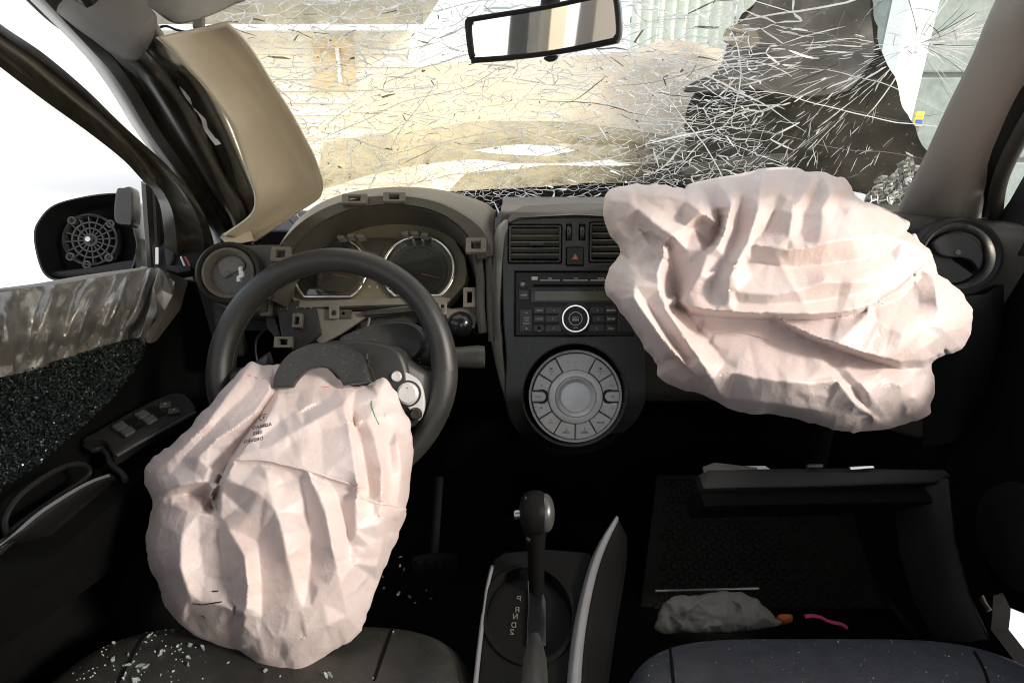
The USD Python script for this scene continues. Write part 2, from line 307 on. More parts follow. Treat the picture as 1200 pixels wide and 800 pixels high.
# ------------------------------------------------------------------ scene tree helpers
USED = {}
def path_for(parent, name):
    k = (parent, name); n = USED.get(k, -1) + 1; USED[k] = n
    return f"{parent}/{name}" + (f"_{n:03d}" if n else "")
def data(prim, **kw):
    for k, v in kw.items():
        if v: prim.SetCustomDataByKey(k, v)
class Thing:
    """a top-level object: an Xform at the thing's base, parts below it"""
    def __init__(s, name, label, category, base, group=None, kind=None):
        s.base = np.asarray(base, float); s.path = path_for("/World", name)
        x = UsdGeom.Xform.Define(stage, s.path); x.AddTranslateOp().Set(Gf.Vec3d(*s.base.tolist()))
        data(x.GetPrim(), label=label, category=category, group=group, kind=kind)
    def part(s, name, mesh, mat, smooth=35, label=None, kind=None, under=None, uv=None):
        m = mesh.copy(); m.vertices = m.vertices - s.base
        pth = path_for(under or s.path, name)
        g = usdkit.mesh(stage, pth, m, LOOK[mat], smooth=smooth)
        data(g.GetPrim(), label=label, kind=kind); return pth
def solo(name, mesh, mat, label, category, smooth=35, group=None, kind=None):
    b = mesh.bounds; base = np.array([b[:, 0].mean(), b[:, 1].mean(), b[0, 2]]); m = mesh.copy(); m.vertices = m.vertices - base
    pth = path_for("/World", name); g = usdkit.mesh(stage, pth, m, LOOK[mat], smooth=smooth); g.AddTranslateOp().Set(Gf.Vec3d(*base.tolist()))
    data(g.GetPrim(), label=label, category=category, group=group, kind=kind); return pth

# ================================================================== THE PLACE OUTSIDE
gm = grid_mesh(np.stack(list(np.meshgrid(np.linspace(-150, 150, 40), np.linspace(-150, 150, 40), indexing="ij")) + [np.zeros((40, 40))], -1))
solo("ground", gm, "concrete", "pale sunlit concrete yard around the car", "ground", kind="structure")

def box(x0, y0, z0, x1, y1, z1):
    m = trimesh.creation.box((x1 - x0, y1 - y0, z1 - z0)); m.apply_translation([(x0 + x1) / 2, (y0 + y1) / 2, (z0 + z1) / 2]); return m
# boarded house far left through the windshield
HY = 9.0
a, b = PY(255, 112, HY), PY(478, 35, HY)
hx0, hx1, hz1 = a[0] - 1.2, b[0], b[2]
T = Thing("boarded_house", "cream house of horizontal boards with a tan window beyond the windshield", "house", ((hx0 + hx1) / 2, HY, 0))
T.part("wall", box(hx0, HY + .06, 0, hx1, HY + 3.5, hz1), "cream_boards")
nb = int(hz1 / .16)
for k in range(nb):
    z0 = k * .16 + .004
    pts = np.array([[HY + .058, z0], [HY + .005 - .02, z0], [HY + .03, z0 + .152], [HY + .058, z0 + .152]])
    T.part("board", loft([[(x, q[0], q[1]) for q in pts] for x in (hx0, hx1)]), "cream_boards", smooth=False)
w0, w1 = PY(374, 106, HY), PY(414, 48, HY)
fw = T.part("window", cat(box(w0[0], HY - .09, w0[2], w0[0] + .1, HY - .03, w1[2]), box(w1[0] - .16, HY - .09, w0[2], w1[0], HY - .03, w1[2]), box(w0[0] + .1, HY - .088, w1[2] - .1, w1[0] - .16, HY - .03, w1[2]), box(w0[0] + .1, HY - .088, w0[2], w1[0] - .16, HY - .03, w0[2] + .08)), "tan_wood", smooth=False)
T.part("pane", box(w0[0] + .1, HY - .05, w0[2] + .08, w1[0] - .16, HY - .035, w1[2] - .1), "tan_wood", smooth=False, under=fw)
T.part("mullion", box(w1[0] - .24, HY - .10, w0[2] + .08, w1[0] - .19, HY - .05, w1[2] - .1), "white_paint", smooth=False, under=fw)
e0, e1 = PY(270, 40, HY - .5), PY(500, 20, HY - .5)
T.part("roof", loft([[(x, HY - .6, hz1 - .02), (x, HY + 3.6, hz1 + 1.3), (x, HY + 3.6, hz1 + 1.5), (x, HY - .6, hz1 + .2)] for x in (hx0 - .4, hx1 + .3)]), "grey_roof", smooth=False)
# corrugated fence and pale post, right
FY = 7.0
f0, f1 = PY(740, 30, FY), PY(905, -60, FY)
T = Thing("sheet_fence", "pale green corrugated fence behind the raised hood", "fence", ((f0[0] + f1[0]) / 2, FY, 0))
xs = np.linspace(f0[0], f1[0], 60); step = (f1[0] - f0[0]) / 5
for k in range(5):
    xx_ = np.linspace(f0[0] + k * step, f0[0] + (k + 1) * step - .01, 24)
    T.part("panel", grid_mesh(np.stack([np.stack([xx_, FY + .03 * np.sin(xx_ * 50), np.full(24, z)], -1) for z in (0.05, f1[2])], 0), .004), "green_sheet", smooth=True)
for k in range(3):
    z = .4 + k * .9; T.part("rail", box(f0[0], FY + .05, z, f1[0], FY + .10, z + .06), "grey_roof", smooth=False)
PYD = 4.2
p0, p1 = PY(1040, 160, PYD), PY(1088, -80, PYD)
T = Thing("metal_post", "pale blue-grey square steel post right of the raised hood", "post", ((p0[0] + p1[0]) / 2, PYD, 0))
T.part("shaft", rbox(.2, .2, 3.4, .02).apply_translation([(p0[0] + p1[0]) / 2, PYD, 1.7]), "paper_label", smooth=30)
T.part("base_plate", box((p0[0] + p1[0]) / 2 - .2, PYD - .2, 0.002, (p0[0] + p1[0]) / 2 + .2, PYD + .2, .02), "grey_roof", smooth=False)
WY = 6.2
q0 = PY(1010, 160, WY)
T = Thing("workshop_wall", "grey green block wall behind the pale post", "wall", (q0[0] + 3, WY, 0))
T.part("wall", box(q0[0], WY, 0, q0[0] + 7, WY + .3, 4), "grey_green_wall", smooth=False)
for k in range(4):
    for j in range(5):
        T.part("block", rbox(1.36, .05, .76, .02).apply_translation([q0[0] + .72 + k * 1.4, WY - .026, .42 + j * .8]), "grey_green_wall", smooth=False)
sg0, sg1 = PY(1071, 148, 4.6), PY(1084, 131, 4.6)
T = Thing("small_sign", "small yellow and blue board low beside the pale post", "sign", ((sg0[0] + sg1[0]) / 2, 4.6, 0))
T.part("board", box(sg0[0], 4.6, sg0[2], sg1[0], 4.62, sg1[2]), "yellow_paint", smooth=False)
T.part("blue_band", box(sg0[0] + .005, 4.594, sg0[2] + .01, sg1[0] - .005, 4.601, sg0[2] + (sg1[2] - sg0[2]) * .45), "blue_mark", smooth=False)
T.part("leg", box((sg0[0] + sg1[0]) / 2 - .015, 4.605, 0, (sg0[0] + sg1[0]) / 2 + .015, 4.615, sg0[2]), "grey_roof", smooth=False)

# ================================================================== CAR SHELL
body = Thing("car_body", "stripped dark bodyshell with bare left windshield pillar and taupe right pillar", "car body", (.1, .6, .2))
# bare pillar, left: ruled surface with a stamped section
lo = smooth_open([(-10, -60), (90, 40), (130, 90), (170, 155), (215, 215), (245, 262), (258, 300)], 8)
ro = smooth_open([(120, -70), (182, 45), (218, 78), (252, 130), (281, 200), (298, 235), (300, 275)], 8)
ys = np.linspace(.62, 1.12, len(lo)); sec = [(0, 0), (.06, .035), (.16, .04), (.22, .012), (.42, .01), (.50, .03), (.60, .032), (.66, .014), (.80, .012), (.86, .028), (.95, .03), (1, 0)]
sec = [(float(x), float(np.interp(x, *zip(*sec)))) for x in np.linspace(0, 1, 45)]
def bp(t, s):
    i = s * (len(lo) - 1); k = min(int(i), len(lo) - 2); f = i - k
    l, r, y = lo[k] * (1 - f) + lo[k + 1] * f, ro[k] * (1 - f) + ro[k + 1] * f, ys[k] * (1 - f) + ys[k + 1] * f
    q = l * (1 - t) + r * t; return PY(q[0], q[1], y - .02 + .05 * abs(t - .5))
G = np.array([[bp(t, s) - nrm(ray(150, 150)) * (h * 1.0 + .004 * math.sin(s * 23 + t * 5)) for t, h in sec] for s in np.linspace(0, 1, 60)])
body.part("a_pillar", grid_mesh(G, .01), "black_metal", smooth=40, label="bare black pressed steel windshield pillar with holes")
def disc_on(t, s, r, lift=.018, n=14):
    c = bp(t, s) - nrm(ray(150, 150)) * lift; e1 = nrm(bp(t + .05, s) - bp(t - .05, s)); e2 = nrm(bp(t, min(s + .03, 1)) - bp(t, s - .03)); return c, e1, e2
for t, s, r in ((.3, .42, .006), (.36, .55, .005), (.50, .66, .005), (.56, .84, .006), (.7, .74, .004), (.2, .7, .005)):
    c, e1, e2 = disc_on(t, s, r, .030 if .22 > t or t > .5 else .018)
    ez = nrm(np.cross(e1, e2)); ez = ez if ez @ ray(150, 150) < 0 else -ez
    body.part("hole", Fr(c, ez).mesh(lathe([(0.0001, 0), (r * .8, 0.0002), (r, .001), (r * 1.35, .0005), (r * 1.4, 0)], 16)), "deep_black")
# weld flange teeth along the pillar's inner edge
fl = np.array([bp(.985 + .012 * math.sin(i * 1.7), s) - nrm(ray(200, 150)) * (.006) for i, s in enumerate(np.linspace(.22, .93, 90))])
body.part("flange", tube(fl, .0028 + .0012 * np.abs(np.sin(np.arange(90) * 1.1)), 6), "dark_plastic")
body.part("sticker", grid_mesh(np.array([[bp(t, s) - nrm(ray(200, 130)) * (.0335 + .004 * math.sin(9 * s * 10)) for t in np.linspace(a0, a0 + .085, 4)] for s, a0 in zip(np.linspace(.40, .58, 9), (.72, .72, .70, .72, .76, .76, .73, .75, .78))]), .0006), "paper_label", smooth=False, label="torn white paper sticker")
# right pillar: soft trim
lo2 = smooth_open([(1262, -150), (1182, 0), (1150, 70), (1120, 128), (1090, 190), (1062, 242), (1052, 275)], 8)
ro2 = smooth_open([(1400, -150), (1262, -20), (1222, 70), (1195, 130), (1172, 180), (1148, 222), (1140, 270)], 8)
y2 = np.linspace(.66, 1.10, len(lo2))
G = np.array([[PY(*(lo2[i] * (1 - t) + ro2[i] * t), y2[i] - .035 * math.sin(math.pi * t) ** .7 - .10 * t) for t in np.linspace(0, 1, 18)] for i in range(len(lo2))])
body.part("a_pillar", grid_mesh(G, .012), "taupe_trim", smooth=True, label="taupe padded windshield pillar trim")
sl = np.array([PY(u, v, y) for (u, v), y in zip(smooth_open([(1420, -150), (1275, -10), (1210, 110), (1180, 170), (1160, 205), (1152, 245), (1152, 300), (1158, 420)], 8), np.linspace(.56, 1.14, 57))])
body.part("door_seal", tube(sl, .014, 12), "deep_black")
sl2 = np.array([PY(u, v, y) for (u, v), y in zip(smooth_open([(1440, -150), (1300, -10), (1226, 110), (1190, 170), (1171, 215), (1166, 260), (1167, 300), (1172, 420)], 8), np.linspace(.52, 1.12, 57))])
body.part("door_seal", tube(sl2, .010, 12), "rubber")
# roof, header, rear pillars, floor, bulkhead (what shades the cabin)
rz = 1.52
G = np.array([[(x, y, rz + .05 * (1 - ((x - .1) / .75) ** 2) - .10 * max(0, (y - .45))) for x in np.linspace(-.60, .80, 15)] for y in np.linspace(-.55, .70, 16)])
body.part("roof", grid_mesh(G, .03), "visor_cloth", smooth=True)
body.part("floor", box(-.72, -1.5, .17, .92, 1.25, .20), "deep_black", smooth=False)
body.part("bulkhead", box(-.72, 1.25, .17, .92, 1.30, .93), "deep_black", smooth=False)
for sx, zt in ((-.68, .27), (.88, .17)):
    body.part("sill", rbox(.12, 2.7, .2, .03).apply_translation([sx, -.1, zt]), "black_metal")
for x in (-.62, .82):
    s_ = np.sign(x - .1)
    for y0, w_, mt in ((-.34, .10, "black_metal"), (-.52, .16, "beige_trim"), (-.98, .34, "taupe_trim")):
        body.part("side_pillar", loft([[(x - s_ * .01, y0 - w_ / 2, .3), (x - s_ * .01, y0 + w_ / 2, .3), (x + s_ * .07, y0 + w_ / 2, .3), (x + s_ * .07, y0 - w_ / 2, .3)],
            [(x - s_ * .01, y0 - w_ * .4, .95), (x - s_ * .01, y0 + w_ * .4, .95), (x + s_ * .07, y0 + w_ * .4, .95), (x + s_ * .07, y0 - w_ * .4, .95)],
            [(x - s_ * .06, y0 - w_ * .4 - .05, rz), (x - s_ * .06, y0 + w_ * .4 - .05, rz), (x + s_ * .0, y0 + w_ * .4 - .05, rz), (x + s_ * .0, y0 - w_ * .4 - .05, rz)]]), mt, smooth=20)
    body.part("side_panel", box(min(x, x + s_ * .08), -1.5, .3, max(x, x + s_ * .08), -.36, .92), "taupe_trim", smooth=False)
body.part("cowl", loft([[(x, 1.28, .90), (x, 1.52, .90), (x, 1.52, .965), (x, 1.40, .975), (x, 1.28, .95)] for x in np.linspace(-.7, .9, 9)]), "black_plastic", smooth=20)
# fender insides either side of the engine bay
for x in (-.80, 1.0):
    body.part("fender", loft([[(x - .05, y, .35), (x + .05, y, .35), (x + .06, y, .86 - .07 * (y - 1.3)), (x, y, .92 - .07 * (y - 1.3)), (x - .06, y, .86 - .07 * (y - 1.3))] for y in np.linspace(1.32, 2.35, 8)]), "black_metal")

# ---------------- crumpled hood seen through the glass
hood = Thing("crumpled_hood", "buckled hood with warm glare painted in as tan, folded up in front of the windshield", "car hood", (.05, 1.9, .95))
def hood_sheet(pts_top, pts_bot, ytop, ybot, wob, seed, n=40, m=14):
    A, B = smooth_open(pts_top, 10), smooth_open(pts_bot, 10)
    A = np.array([[np.interp(t, np.linspace(0, 1, len(A)), A[:, k]) for k in (0, 1)] for t in np.linspace(0, 1, n)])
    B = np.array([[np.interp(t, np.linspace(0, 1, len(B)), B[:, k]) for k in (0, 1)] for t in np.linspace(0, 1, n)])
    G = np.zeros((m, n, 3))
    for j, s in enumerate(np.linspace(0, 1, m)):
        for i in range(n):
            q = A[i] * (1 - s) + B[i] * s
            G[j, i] = PY(q[0], q[1], ytop * (1 - s) + ybot * s - .05 * math.sin(math.pi * s))
    nz = meshkit.fbm(G * 5 + seed, 4, seed) - .5
    G[..., 1] += nz * wob; G[..., 2] += nz * wob * .2
    return grid_mesh(G, .004)
hood.part("outer_skin", hood_sheet([(425, 92), (480, 78), (560, 70), (640, 72), (720, 62), (790, 48), (850, 60)], [(400, 150), (470, 158), (560, 160), (640, 172), (700, 186), (770, 197), (850, 210)], 2.35, 1.95, .25, 3), "hood_glare_tan", smooth=40)
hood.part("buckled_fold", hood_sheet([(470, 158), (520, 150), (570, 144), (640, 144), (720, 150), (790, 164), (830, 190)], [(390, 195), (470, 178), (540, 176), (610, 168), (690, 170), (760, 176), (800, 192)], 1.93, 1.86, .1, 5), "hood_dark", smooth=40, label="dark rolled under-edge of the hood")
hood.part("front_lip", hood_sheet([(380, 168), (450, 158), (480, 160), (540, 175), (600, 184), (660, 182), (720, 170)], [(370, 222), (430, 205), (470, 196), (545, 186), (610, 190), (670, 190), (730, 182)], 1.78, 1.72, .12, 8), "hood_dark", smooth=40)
hood.part("bent_liner", hood_sheet([(545, 205), (600, 198), (660, 196), (720, 196), (790, 190), (860, 186), (925, 182)], [(500, 250), (580, 250), (660, 250), (740, 250), (800, 248), (870, 240), (930, 200)], 1.62, 1.55, .10, 11), "hood_inner", smooth=40)
# raised black inner panel, right
rp = Thing("hood_inner_panel", "black torn hood liner standing upright behind the right windshield", "hood liner", PY(960, 230, 1.75))
fr = VF(960, 120, 1.74, 10)
def rough_slab(f, pts, t, seed, amp, step=10, mat="hood_inner"):
    P = smooth_closed(pts, 5); pg = poly(f.ps(P)); 
    x0, y0, x1, y1 = pg.bounds; h = step / FPX * 1.9
    g = np.stack(np.meshgrid(np.arange(x0, x1, h), np.arange(y0, y1, h)), -1).reshape(-1, 2); g = g + rng.normal(0, h * .15, g.shape)
    inside = shapely.contains_xy(pg.buffer(-h * .5), g[:, 0], g[:, 1]); g = g[inside]
    bd = np.array(pg.segmentize(h).exterior.coords)[:-1]; V = np.vstack([g, bd]); tr = Delaunay(V).simplices
    c = V[tr].mean(1); tr = tr[shapely.contains_xy(pg, c[:, 0], c[:, 1])]
    e1, e2 = V[tr[:, 1]] - V[tr[:, 0]], V[tr[:, 2]] - V[tr[:, 0]]; area = e1[:, 0] * e2[:, 1] - e1[:, 1] * e2[:, 0]; tr[area < 0] = tr[area < 0][:, ::-1]
    z = (meshkit.fbm(np.column_stack([V * 6, np.full(len(V), seed)]), 4, seed) - .5) * amp; nB = len(bd); k = len(V); ng = len(g)
    W1, W2 = f.w(V, z + t), f.w(V, z); i = np.arange(nB); j = (i + 1) % nB; o = ng
    F = np.vstack([tr, tr[:, ::-1] + k, np.stack([o + i, o + i + k, o + j], 1), np.stack([o + j, o + i + k, o + j + k], 1)])
    m = trimesh.Trimesh(np.vstack([W1, W2]), F, process=False); m.fix_normals(); return m
rp.part("panel", rough_slab(fr, [(812, 112), (850, 72), (862, 30), (880, 12), (905, -15), (960, -30), (1008, -20), (1022, 20), (1035, 70), (1052, 110), (1075, 160), (1095, 205), (1060, 225), (1000, 224), (930, 222), (870, 216), (815, 205), (800, 165)], .012, 3, .12), "hood_inner", smooth=45)
rp.part("upper_skin", rough_slab(fr.lift(.075), [(800, 105), (840, 85), (855, 45), (878, 15), (905, -15), (960, -30), (1006, -20), (1018, 20), (1025, 60), (1005, 95), (985, 108), (940, 112), (890, 104), (840, 112)], .006, 9, .09), "hood_skin", smooth=45, label="brown grey crumpled skin on the upper half")
hp = fr.lift(.15)
rp.part("hinge_plate", hp.mesh(slab(poly(smooth_closed(hp.ps([(848, 48), (852, 34), (868, 30), (885, 38), (888, 55), (865, 58)]), 4), [[hp.p(858, 42) + .010 * np.array([math.cos(a), math.sin(a)]) for a in np.linspace(0, 6.28, 13)[:-1]]]), .006, .001)), "hood_dark")
wp = np.array([PY(u, v, 1.40) for u, v in [(800, 203), (830, 196), (870, 190), (905, 186), (927, 186)]])
solo("wiper_arm", tube(smooth_open(wp, 6), .011, 10), "dark_plastic", "dark grey wiper arm lying along the windshield base", "wiper arm")

# ================================================================== SHATTERED WINDSHIELD
WS = Fr(PY(640, 238, 1.40), (0, -.54, -.84), (0, -.84, .54))      # climbs from the cowl towards the viewer; normal into the cabin
def ws_z(xy):
    x, y = xy[:, 0], xy[:, 1]
    sag = .035 * np.exp(-((x + .15) / .35) ** 2 - ((y - .10) / .12) ** 2) + .02 * (meshkit.fbm(np.column_stack([x * 6, y * 9, np.zeros(len(x))]), 3, 4) - .5)
    return .12 * ((x - .06) / .75) ** 2 + sag
def ws_xy(pts):
    """pixels to the curved glass"""
    P = np.atleast_2d(np.asarray(pts, float)); d = FW + RT * ((P[:, :1] - 600) / FPX) + UP * ((400 - P[:, 1:]) / FPX); h = np.zeros(len(P))
    for _ in range(12):
        t = ((WS.o - CAM) @ WS.ez + h) / (d @ WS.ez); q = CAM + d * t[:, None] - WS.o
        xy = np.stack([q @ WS.ex, q @ WS.ey], 1); h = h * .4 + .6 * ws_z(np.clip(xy, -1.2, 1.2))
    return xy
def wsp(u, v, lift=0.0):
    q = ws_xy([(u, v)]); return WS.w(q, ws_z(q) + lift)[0]
ws = Thing("windshield", "shattered laminated windshield webbed with white cracks", "windshield", PY(640, 238, 1.42))
tl, tr_, brx, blx = ws_xy([(60, -140), (1290, -140), (1060, 262), (250, 262)])
G = np.zeros((36, 70, 2))
for i, s in enumerate(np.linspace(0, 1, 36)):
    for j, t in enumerate(np.linspace(0, 1, 70)):
        G[i, j] = (blx * (1 - t) + brx * t) * (1 - s) + (tl * (1 - t) + tr_ * t) * s
f2 = G.reshape(-1, 2); Z = ws_z(f2)
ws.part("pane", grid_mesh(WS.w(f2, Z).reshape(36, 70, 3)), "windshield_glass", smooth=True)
segs, dark = [], []
def add_line(P, w, dk=False):
    (dark if dk else segs).append((np.asarray(P, float), w))
def inside_ws(u, v):
    return 262 <= v <= 262 or True
def wobble_line(p, ang, L, curve=.0, kink=.10, n=5):
    pts = [np.array(p, float)]; a = ang
    for k in range(n):
        a += rng.normal(0, kink) + curve / n; pts.append(pts[-1] + np.array([math.cos(a), math.sin(a)]) * L / n)
    return np.array(pts)
def burst(cx, cy, n, lmin, lmax, wide, ax=1.0, ay=1.0, a0=0, a1=2 * math.pi, dkp=.25, r0=2):
    for k in range(n):
        a = rng.uniform(a0, a1); L = rng.uniform(lmin, lmax) * (rng.random() ** .5); s = rng.uniform(r0, r0 + 14)
        d = np.array([math.cos(a) * ax, math.sin(a) * ay]); P = wobble_line(np.array([cx, cy]) + d * s, math.atan2(d[1], d[0]), L, rng.normal(0, .25), .05, 6)
        add_line(P, wide * rng.uniform(.35, 1.2), rng.random() < dkp)
burst(1075, 50, 30, 25, 110, 1.3, 1.4, .8, dkp=.35, r0=6)             # star on the right
burst(1075, 50, 22, 60, 110, 2.2, 1.2, .5, -.72, -.36, .05)          # bright sheaf up to the right
burst(1075, 50, 18, 2, 16, 2.6, 1, 1, dkp=0)
burst(1075, 50, 16, 40, 120, 1.9, 1.2, .5, .05, .9, .2)
for r in (14, 28, 46, 70, 95):
    for k in range(4):
        a = rng.uniform(0, 6.28); P = [(1075 + math.cos(a + q) * r, 50 + math.sin(a + q) * r * .9) for q in np.linspace(0, rng.uniform(.4, 1.0), 6)]; add_line(P, .9, rng.random() < .6)
for k in range(330):                                                  # broken dashes along the rays that run left from the star, over the black liner
    an = rng.uniform(2.30, 3.28); r = rng.uniform(35, 330) ** 1.0; q = np.array([1075 + math.cos(an) * r, 50 + math.sin(an) * r * .95])
    add_line(wobble_line(q, an + rng.normal(0, .10), rng.uniform(6, 26) * rng.choice([1, 1, 2.6]), rng.normal(0, .12), .06, 5), rng.choice([.6, .9, 1.4, 2.3], p=[.35, .3, .22, .13]), rng.random() < .10)
for k in range(90): add_line(wobble_line((rng.uniform(860, 1040), rng.uniform(140, 215)), rng.normal(-1.0, .35), rng.uniform(4, 22), 0, .1, 3), rng.uniform(.4, 1.2), False)
for k in range(64):                                                   # long lazy cracks across
    u, v = rng.uniform(280, 900), rng.uniform(-10, 170); add_line(wobble_line((u, v), rng.choice([0, math.pi]) + rng.normal(-.25, .4), rng.uniform(120, 330), rng.normal(0, .22), .07, 20), rng.uniform(1.0, 2.2), rng.random() < .08)
def dens(u, v):                                                       # how crushed the glass is
    return .10 + .95 * math.exp(-((u - 380) / 120) ** 2 - ((v - 165) / 60) ** 2) + .95 * math.exp(-((u - 640) / 260) ** 2 - ((v - 215) / 42) ** 2) + .6 * math.exp(-((u - 760) / 150) ** 2 - ((v - 120) / 60) ** 2) + .35 * math.exp(-((u - 400) / 130) ** 2 - ((v - 40) / 50) ** 2) + .4 * math.exp(-((u - 570) / 90) ** 2 - ((v - 110) / 50) ** 2)
pts = []
while len(pts) < 2700:
    q = (rng.uniform(245, 900), rng.uniform(-40, 262))
    if rng.random() < dens(*q): pts.append(q)
pts = np.array(pts); vo = Voronoi(pts * [1, 2.1])
for a_, b_ in vo.ridge_vertices:
    if a_ < 0 or b_ < 0: continue
    A, B = vo.vertices[a_] / [1, 2.1], vo.vertices[b_] / [1, 2.1]; l_ = np.linalg.norm(A - B)
    if l_ < 46 and -40 < A[1] < 262 and 245 < A[0] < 900 and rng.random() < .93: add_line([A, (A + B) / 2 + rng.normal(0, l_ * .03, 2), B], rng.choice([.7, 1.1, 1.7, 2.6], p=[.38, .34, .2, .08]), rng.random() < .07)
pts = np.column_stack([rng.uniform(230, 960, 330), rng.uniform(-60, 262, 330)]); vo = Voronoi(pts * [1, 2.6] + 0)
for a_, b_ in vo.ridge_vertices:                                      # the main net: long linked cracks
    if a_ < 0 or b_ < 0: continue
    A, B = vo.vertices[a_] / [1, 2.6], vo.vertices[b_] / [1, 2.6]; l_ = np.linalg.norm(A - B)
    if l_ < 160 and -60 < A[1] < 262 and 230 < A[0] < 960 and rng.random() < .85: add_line([A, A * .66 + B * .34 + rng.normal(0, l_ * .025, 2), A * .33 + B * .67 + rng.normal(0, l_ * .025, 2), B], rng.choice([1.2, 1.8, 2.6]), rng.random() < .07)
n_ = 0
while n_ < 240:                                                      # short glints
    u, v = rng.uniform(250, 930), rng.uniform(-30, 258)
    if rng.random() > dens(u, v): continue
    n_ += 1; sl_ = -.10 - .0006 * (u - 300) + .5 * math.exp(-((u - 330) / 90) ** 2)
    add_line(wobble_line((u, v), sl_ + rng.normal(0, .42), rng.uniform(6, 60), rng.normal(0, .25), .10, 6), rng.choice([.6, 1.0, 1.6, 2.8], p=[.35, .35, .22, .08]), rng.random() < .08)
def ribbons(L):
    V, F = [], []; n0 = 0
    for P, w in L:
        fr_ = (262 - P[:, 1]) / 402; keep = (P[:, 1] < 262) & (P[:, 0] > 262 - 190 * fr_) & (P[:, 0] < 1056 + 230 * fr_)
        if keep.sum() < 2: continue
        P = P[keep]; xy = ws_xy(P); z = ws_z(xy); d = np.gradient(xy, axis=0); d /= np.maximum(np.linalg.norm(d, axis=1, keepdims=True), 1e-9); nn = np.stack([-d[:, 1], d[:, 0]], 1)
        k = len(P); tw = rng.normal(0, .6); ww = w * .00062 * np.interp(np.arange(k), [0, k * .3, k * .7, k - 1], [.5, 1, 1, .25]); tl_ = ww * math.sin(tw)
        lift = rng.uniform(.001, .003)
        V += [WS.w(xy - nn * ww[:, None] * math.cos(tw) / 1, z + lift - tl_), WS.w(xy + nn * ww[:, None] * math.cos(tw), z + lift + tl_)]
        i = np.arange(k - 1); F += [np.stack([n0 + i, n0 + i + 1, n0 + k + i + 1], 1), np.stack([n0 + i, n0 + k + i + 1, n0 + k + i], 1)]; n0 += 2 * k
    return trimesh.Trimesh(np.vstack(V), np.vstack(F), process=False)
ws.part("crack", ribbons(segs), "crack_glint", smooth=False, kind="stuff", label="web of bright white cracks")
ws.part("crack", ribbons(dark), "crack_dark", smooth=False, kind="stuff", label="web of dark hairline cracks")
# crazed cubes still hanging in the lower right corner
pts = np.column_stack([rng.uniform(985, 1075, 170), rng.uniform(178, 262, 170)]); vo = Voronoi(pts); zone = poly(ws_xy([(1012, 228), (1030, 205), (1048, 195), (1066, 178), (1075, 195), (1062, 240), (1040, 262), (1015, 250)]))
cells = []
for r in vo.point_region:
    reg = vo.regions[r]
    if -1 in reg or len(reg) < 3: continue
    c = poly(ws_xy(vo.vertices[reg])).buffer(-.0007)
    if c.is_empty or not zone.contains(c.centroid) or c.geom_type != "Polygon": continue
    cc = np.array(c.centroid.coords); cells.append(WS.mesh(slab(c, .004, 0, float(ws_z(cc)[0]) + .002)))
ws.part("glass_cube", cat(cells), "film_plastic", smooth=False, kind="stuff", label="crazed glass cubes in the lower right corner")

# ---------------- inside mirror
mf = VF(636, 36, .70, -27, 15)
T = Thing("rear_view_mirror", "rear view mirror with black rim hanging from the windshield", "mirror", mf.o)
op = smooth_closed([(546, 30), (548, 22), (558, 19), (640, 6), (712, -9), (722, -6), (726, 8), (727, 36), (724, 48), (714, 53), (640, 66), (562, 74), (553, 71), (549, 58)], 5)
ip = smooth_closed([(554, 34), (556, 27), (562, 25), (640, 12), (712, -3), (718, 0), (720, 10), (722, 36), (719, 43), (712, 46), (640, 60), (564, 67), (558, 65), (556, 56)], 5)
T.part("housing", mf.mesh(slab(poly(mf.ps(op)), .028, .006, -.03)), "gloss_black")
T.part("rim", mf.mesh(slab(poly(mf.ps(op), [mf.ps(ip)]), .008, .003, -.001)), "black_plastic")
mm = mf.mesh(slab(poly(mf.ps(ip)).buffer(.001), .002, 0, .001)); T.part("mirror_glass", mm, "mirror_glass", smooth=False)
T.part("toggle", mf.mesh(slab(poly(smooth_closed(mf.ps([(638, 67), (652, 65), (651, 70), (645, 73), (639, 71)]), 4)), .01, .002, -.008)), "black_plastic")
T.part("stem", tube([mf.w(mf.p(636, 20), -.03)[0], mf.w(mf.p(638, -14), -.045)[0], wsp(642, -40)], [.012, .012, .018], 12), "black_plastic")

# ================================================================== DASHBOARD
dash = Thing("dashboard", "dark moulded dashboard with a grey top pad across the car", "dashboard", (.1, 1.1, .6))
# top pad and front, right and middle: loft across the car
def dsec(x):
    e = max(0., (x - .45) / .35) ** 2 * .16
    return [(1.36 - e, .985), (1.20 - e, 1.022), (1.05 - e, 1.034), (1.02 - e, 1.022), (1.025 - e, .98), (1.06 - e, .86), (1.12 - e, .70), (1.14 - e, .60), (1.36 - e, .60)]
dash.part("top_pad", loft([[(x, *q) for q in smooth_closed(dsec(x), 4)] for x in np.linspace(-.02, .80, 30)]), "dash_plastic", smooth=40)
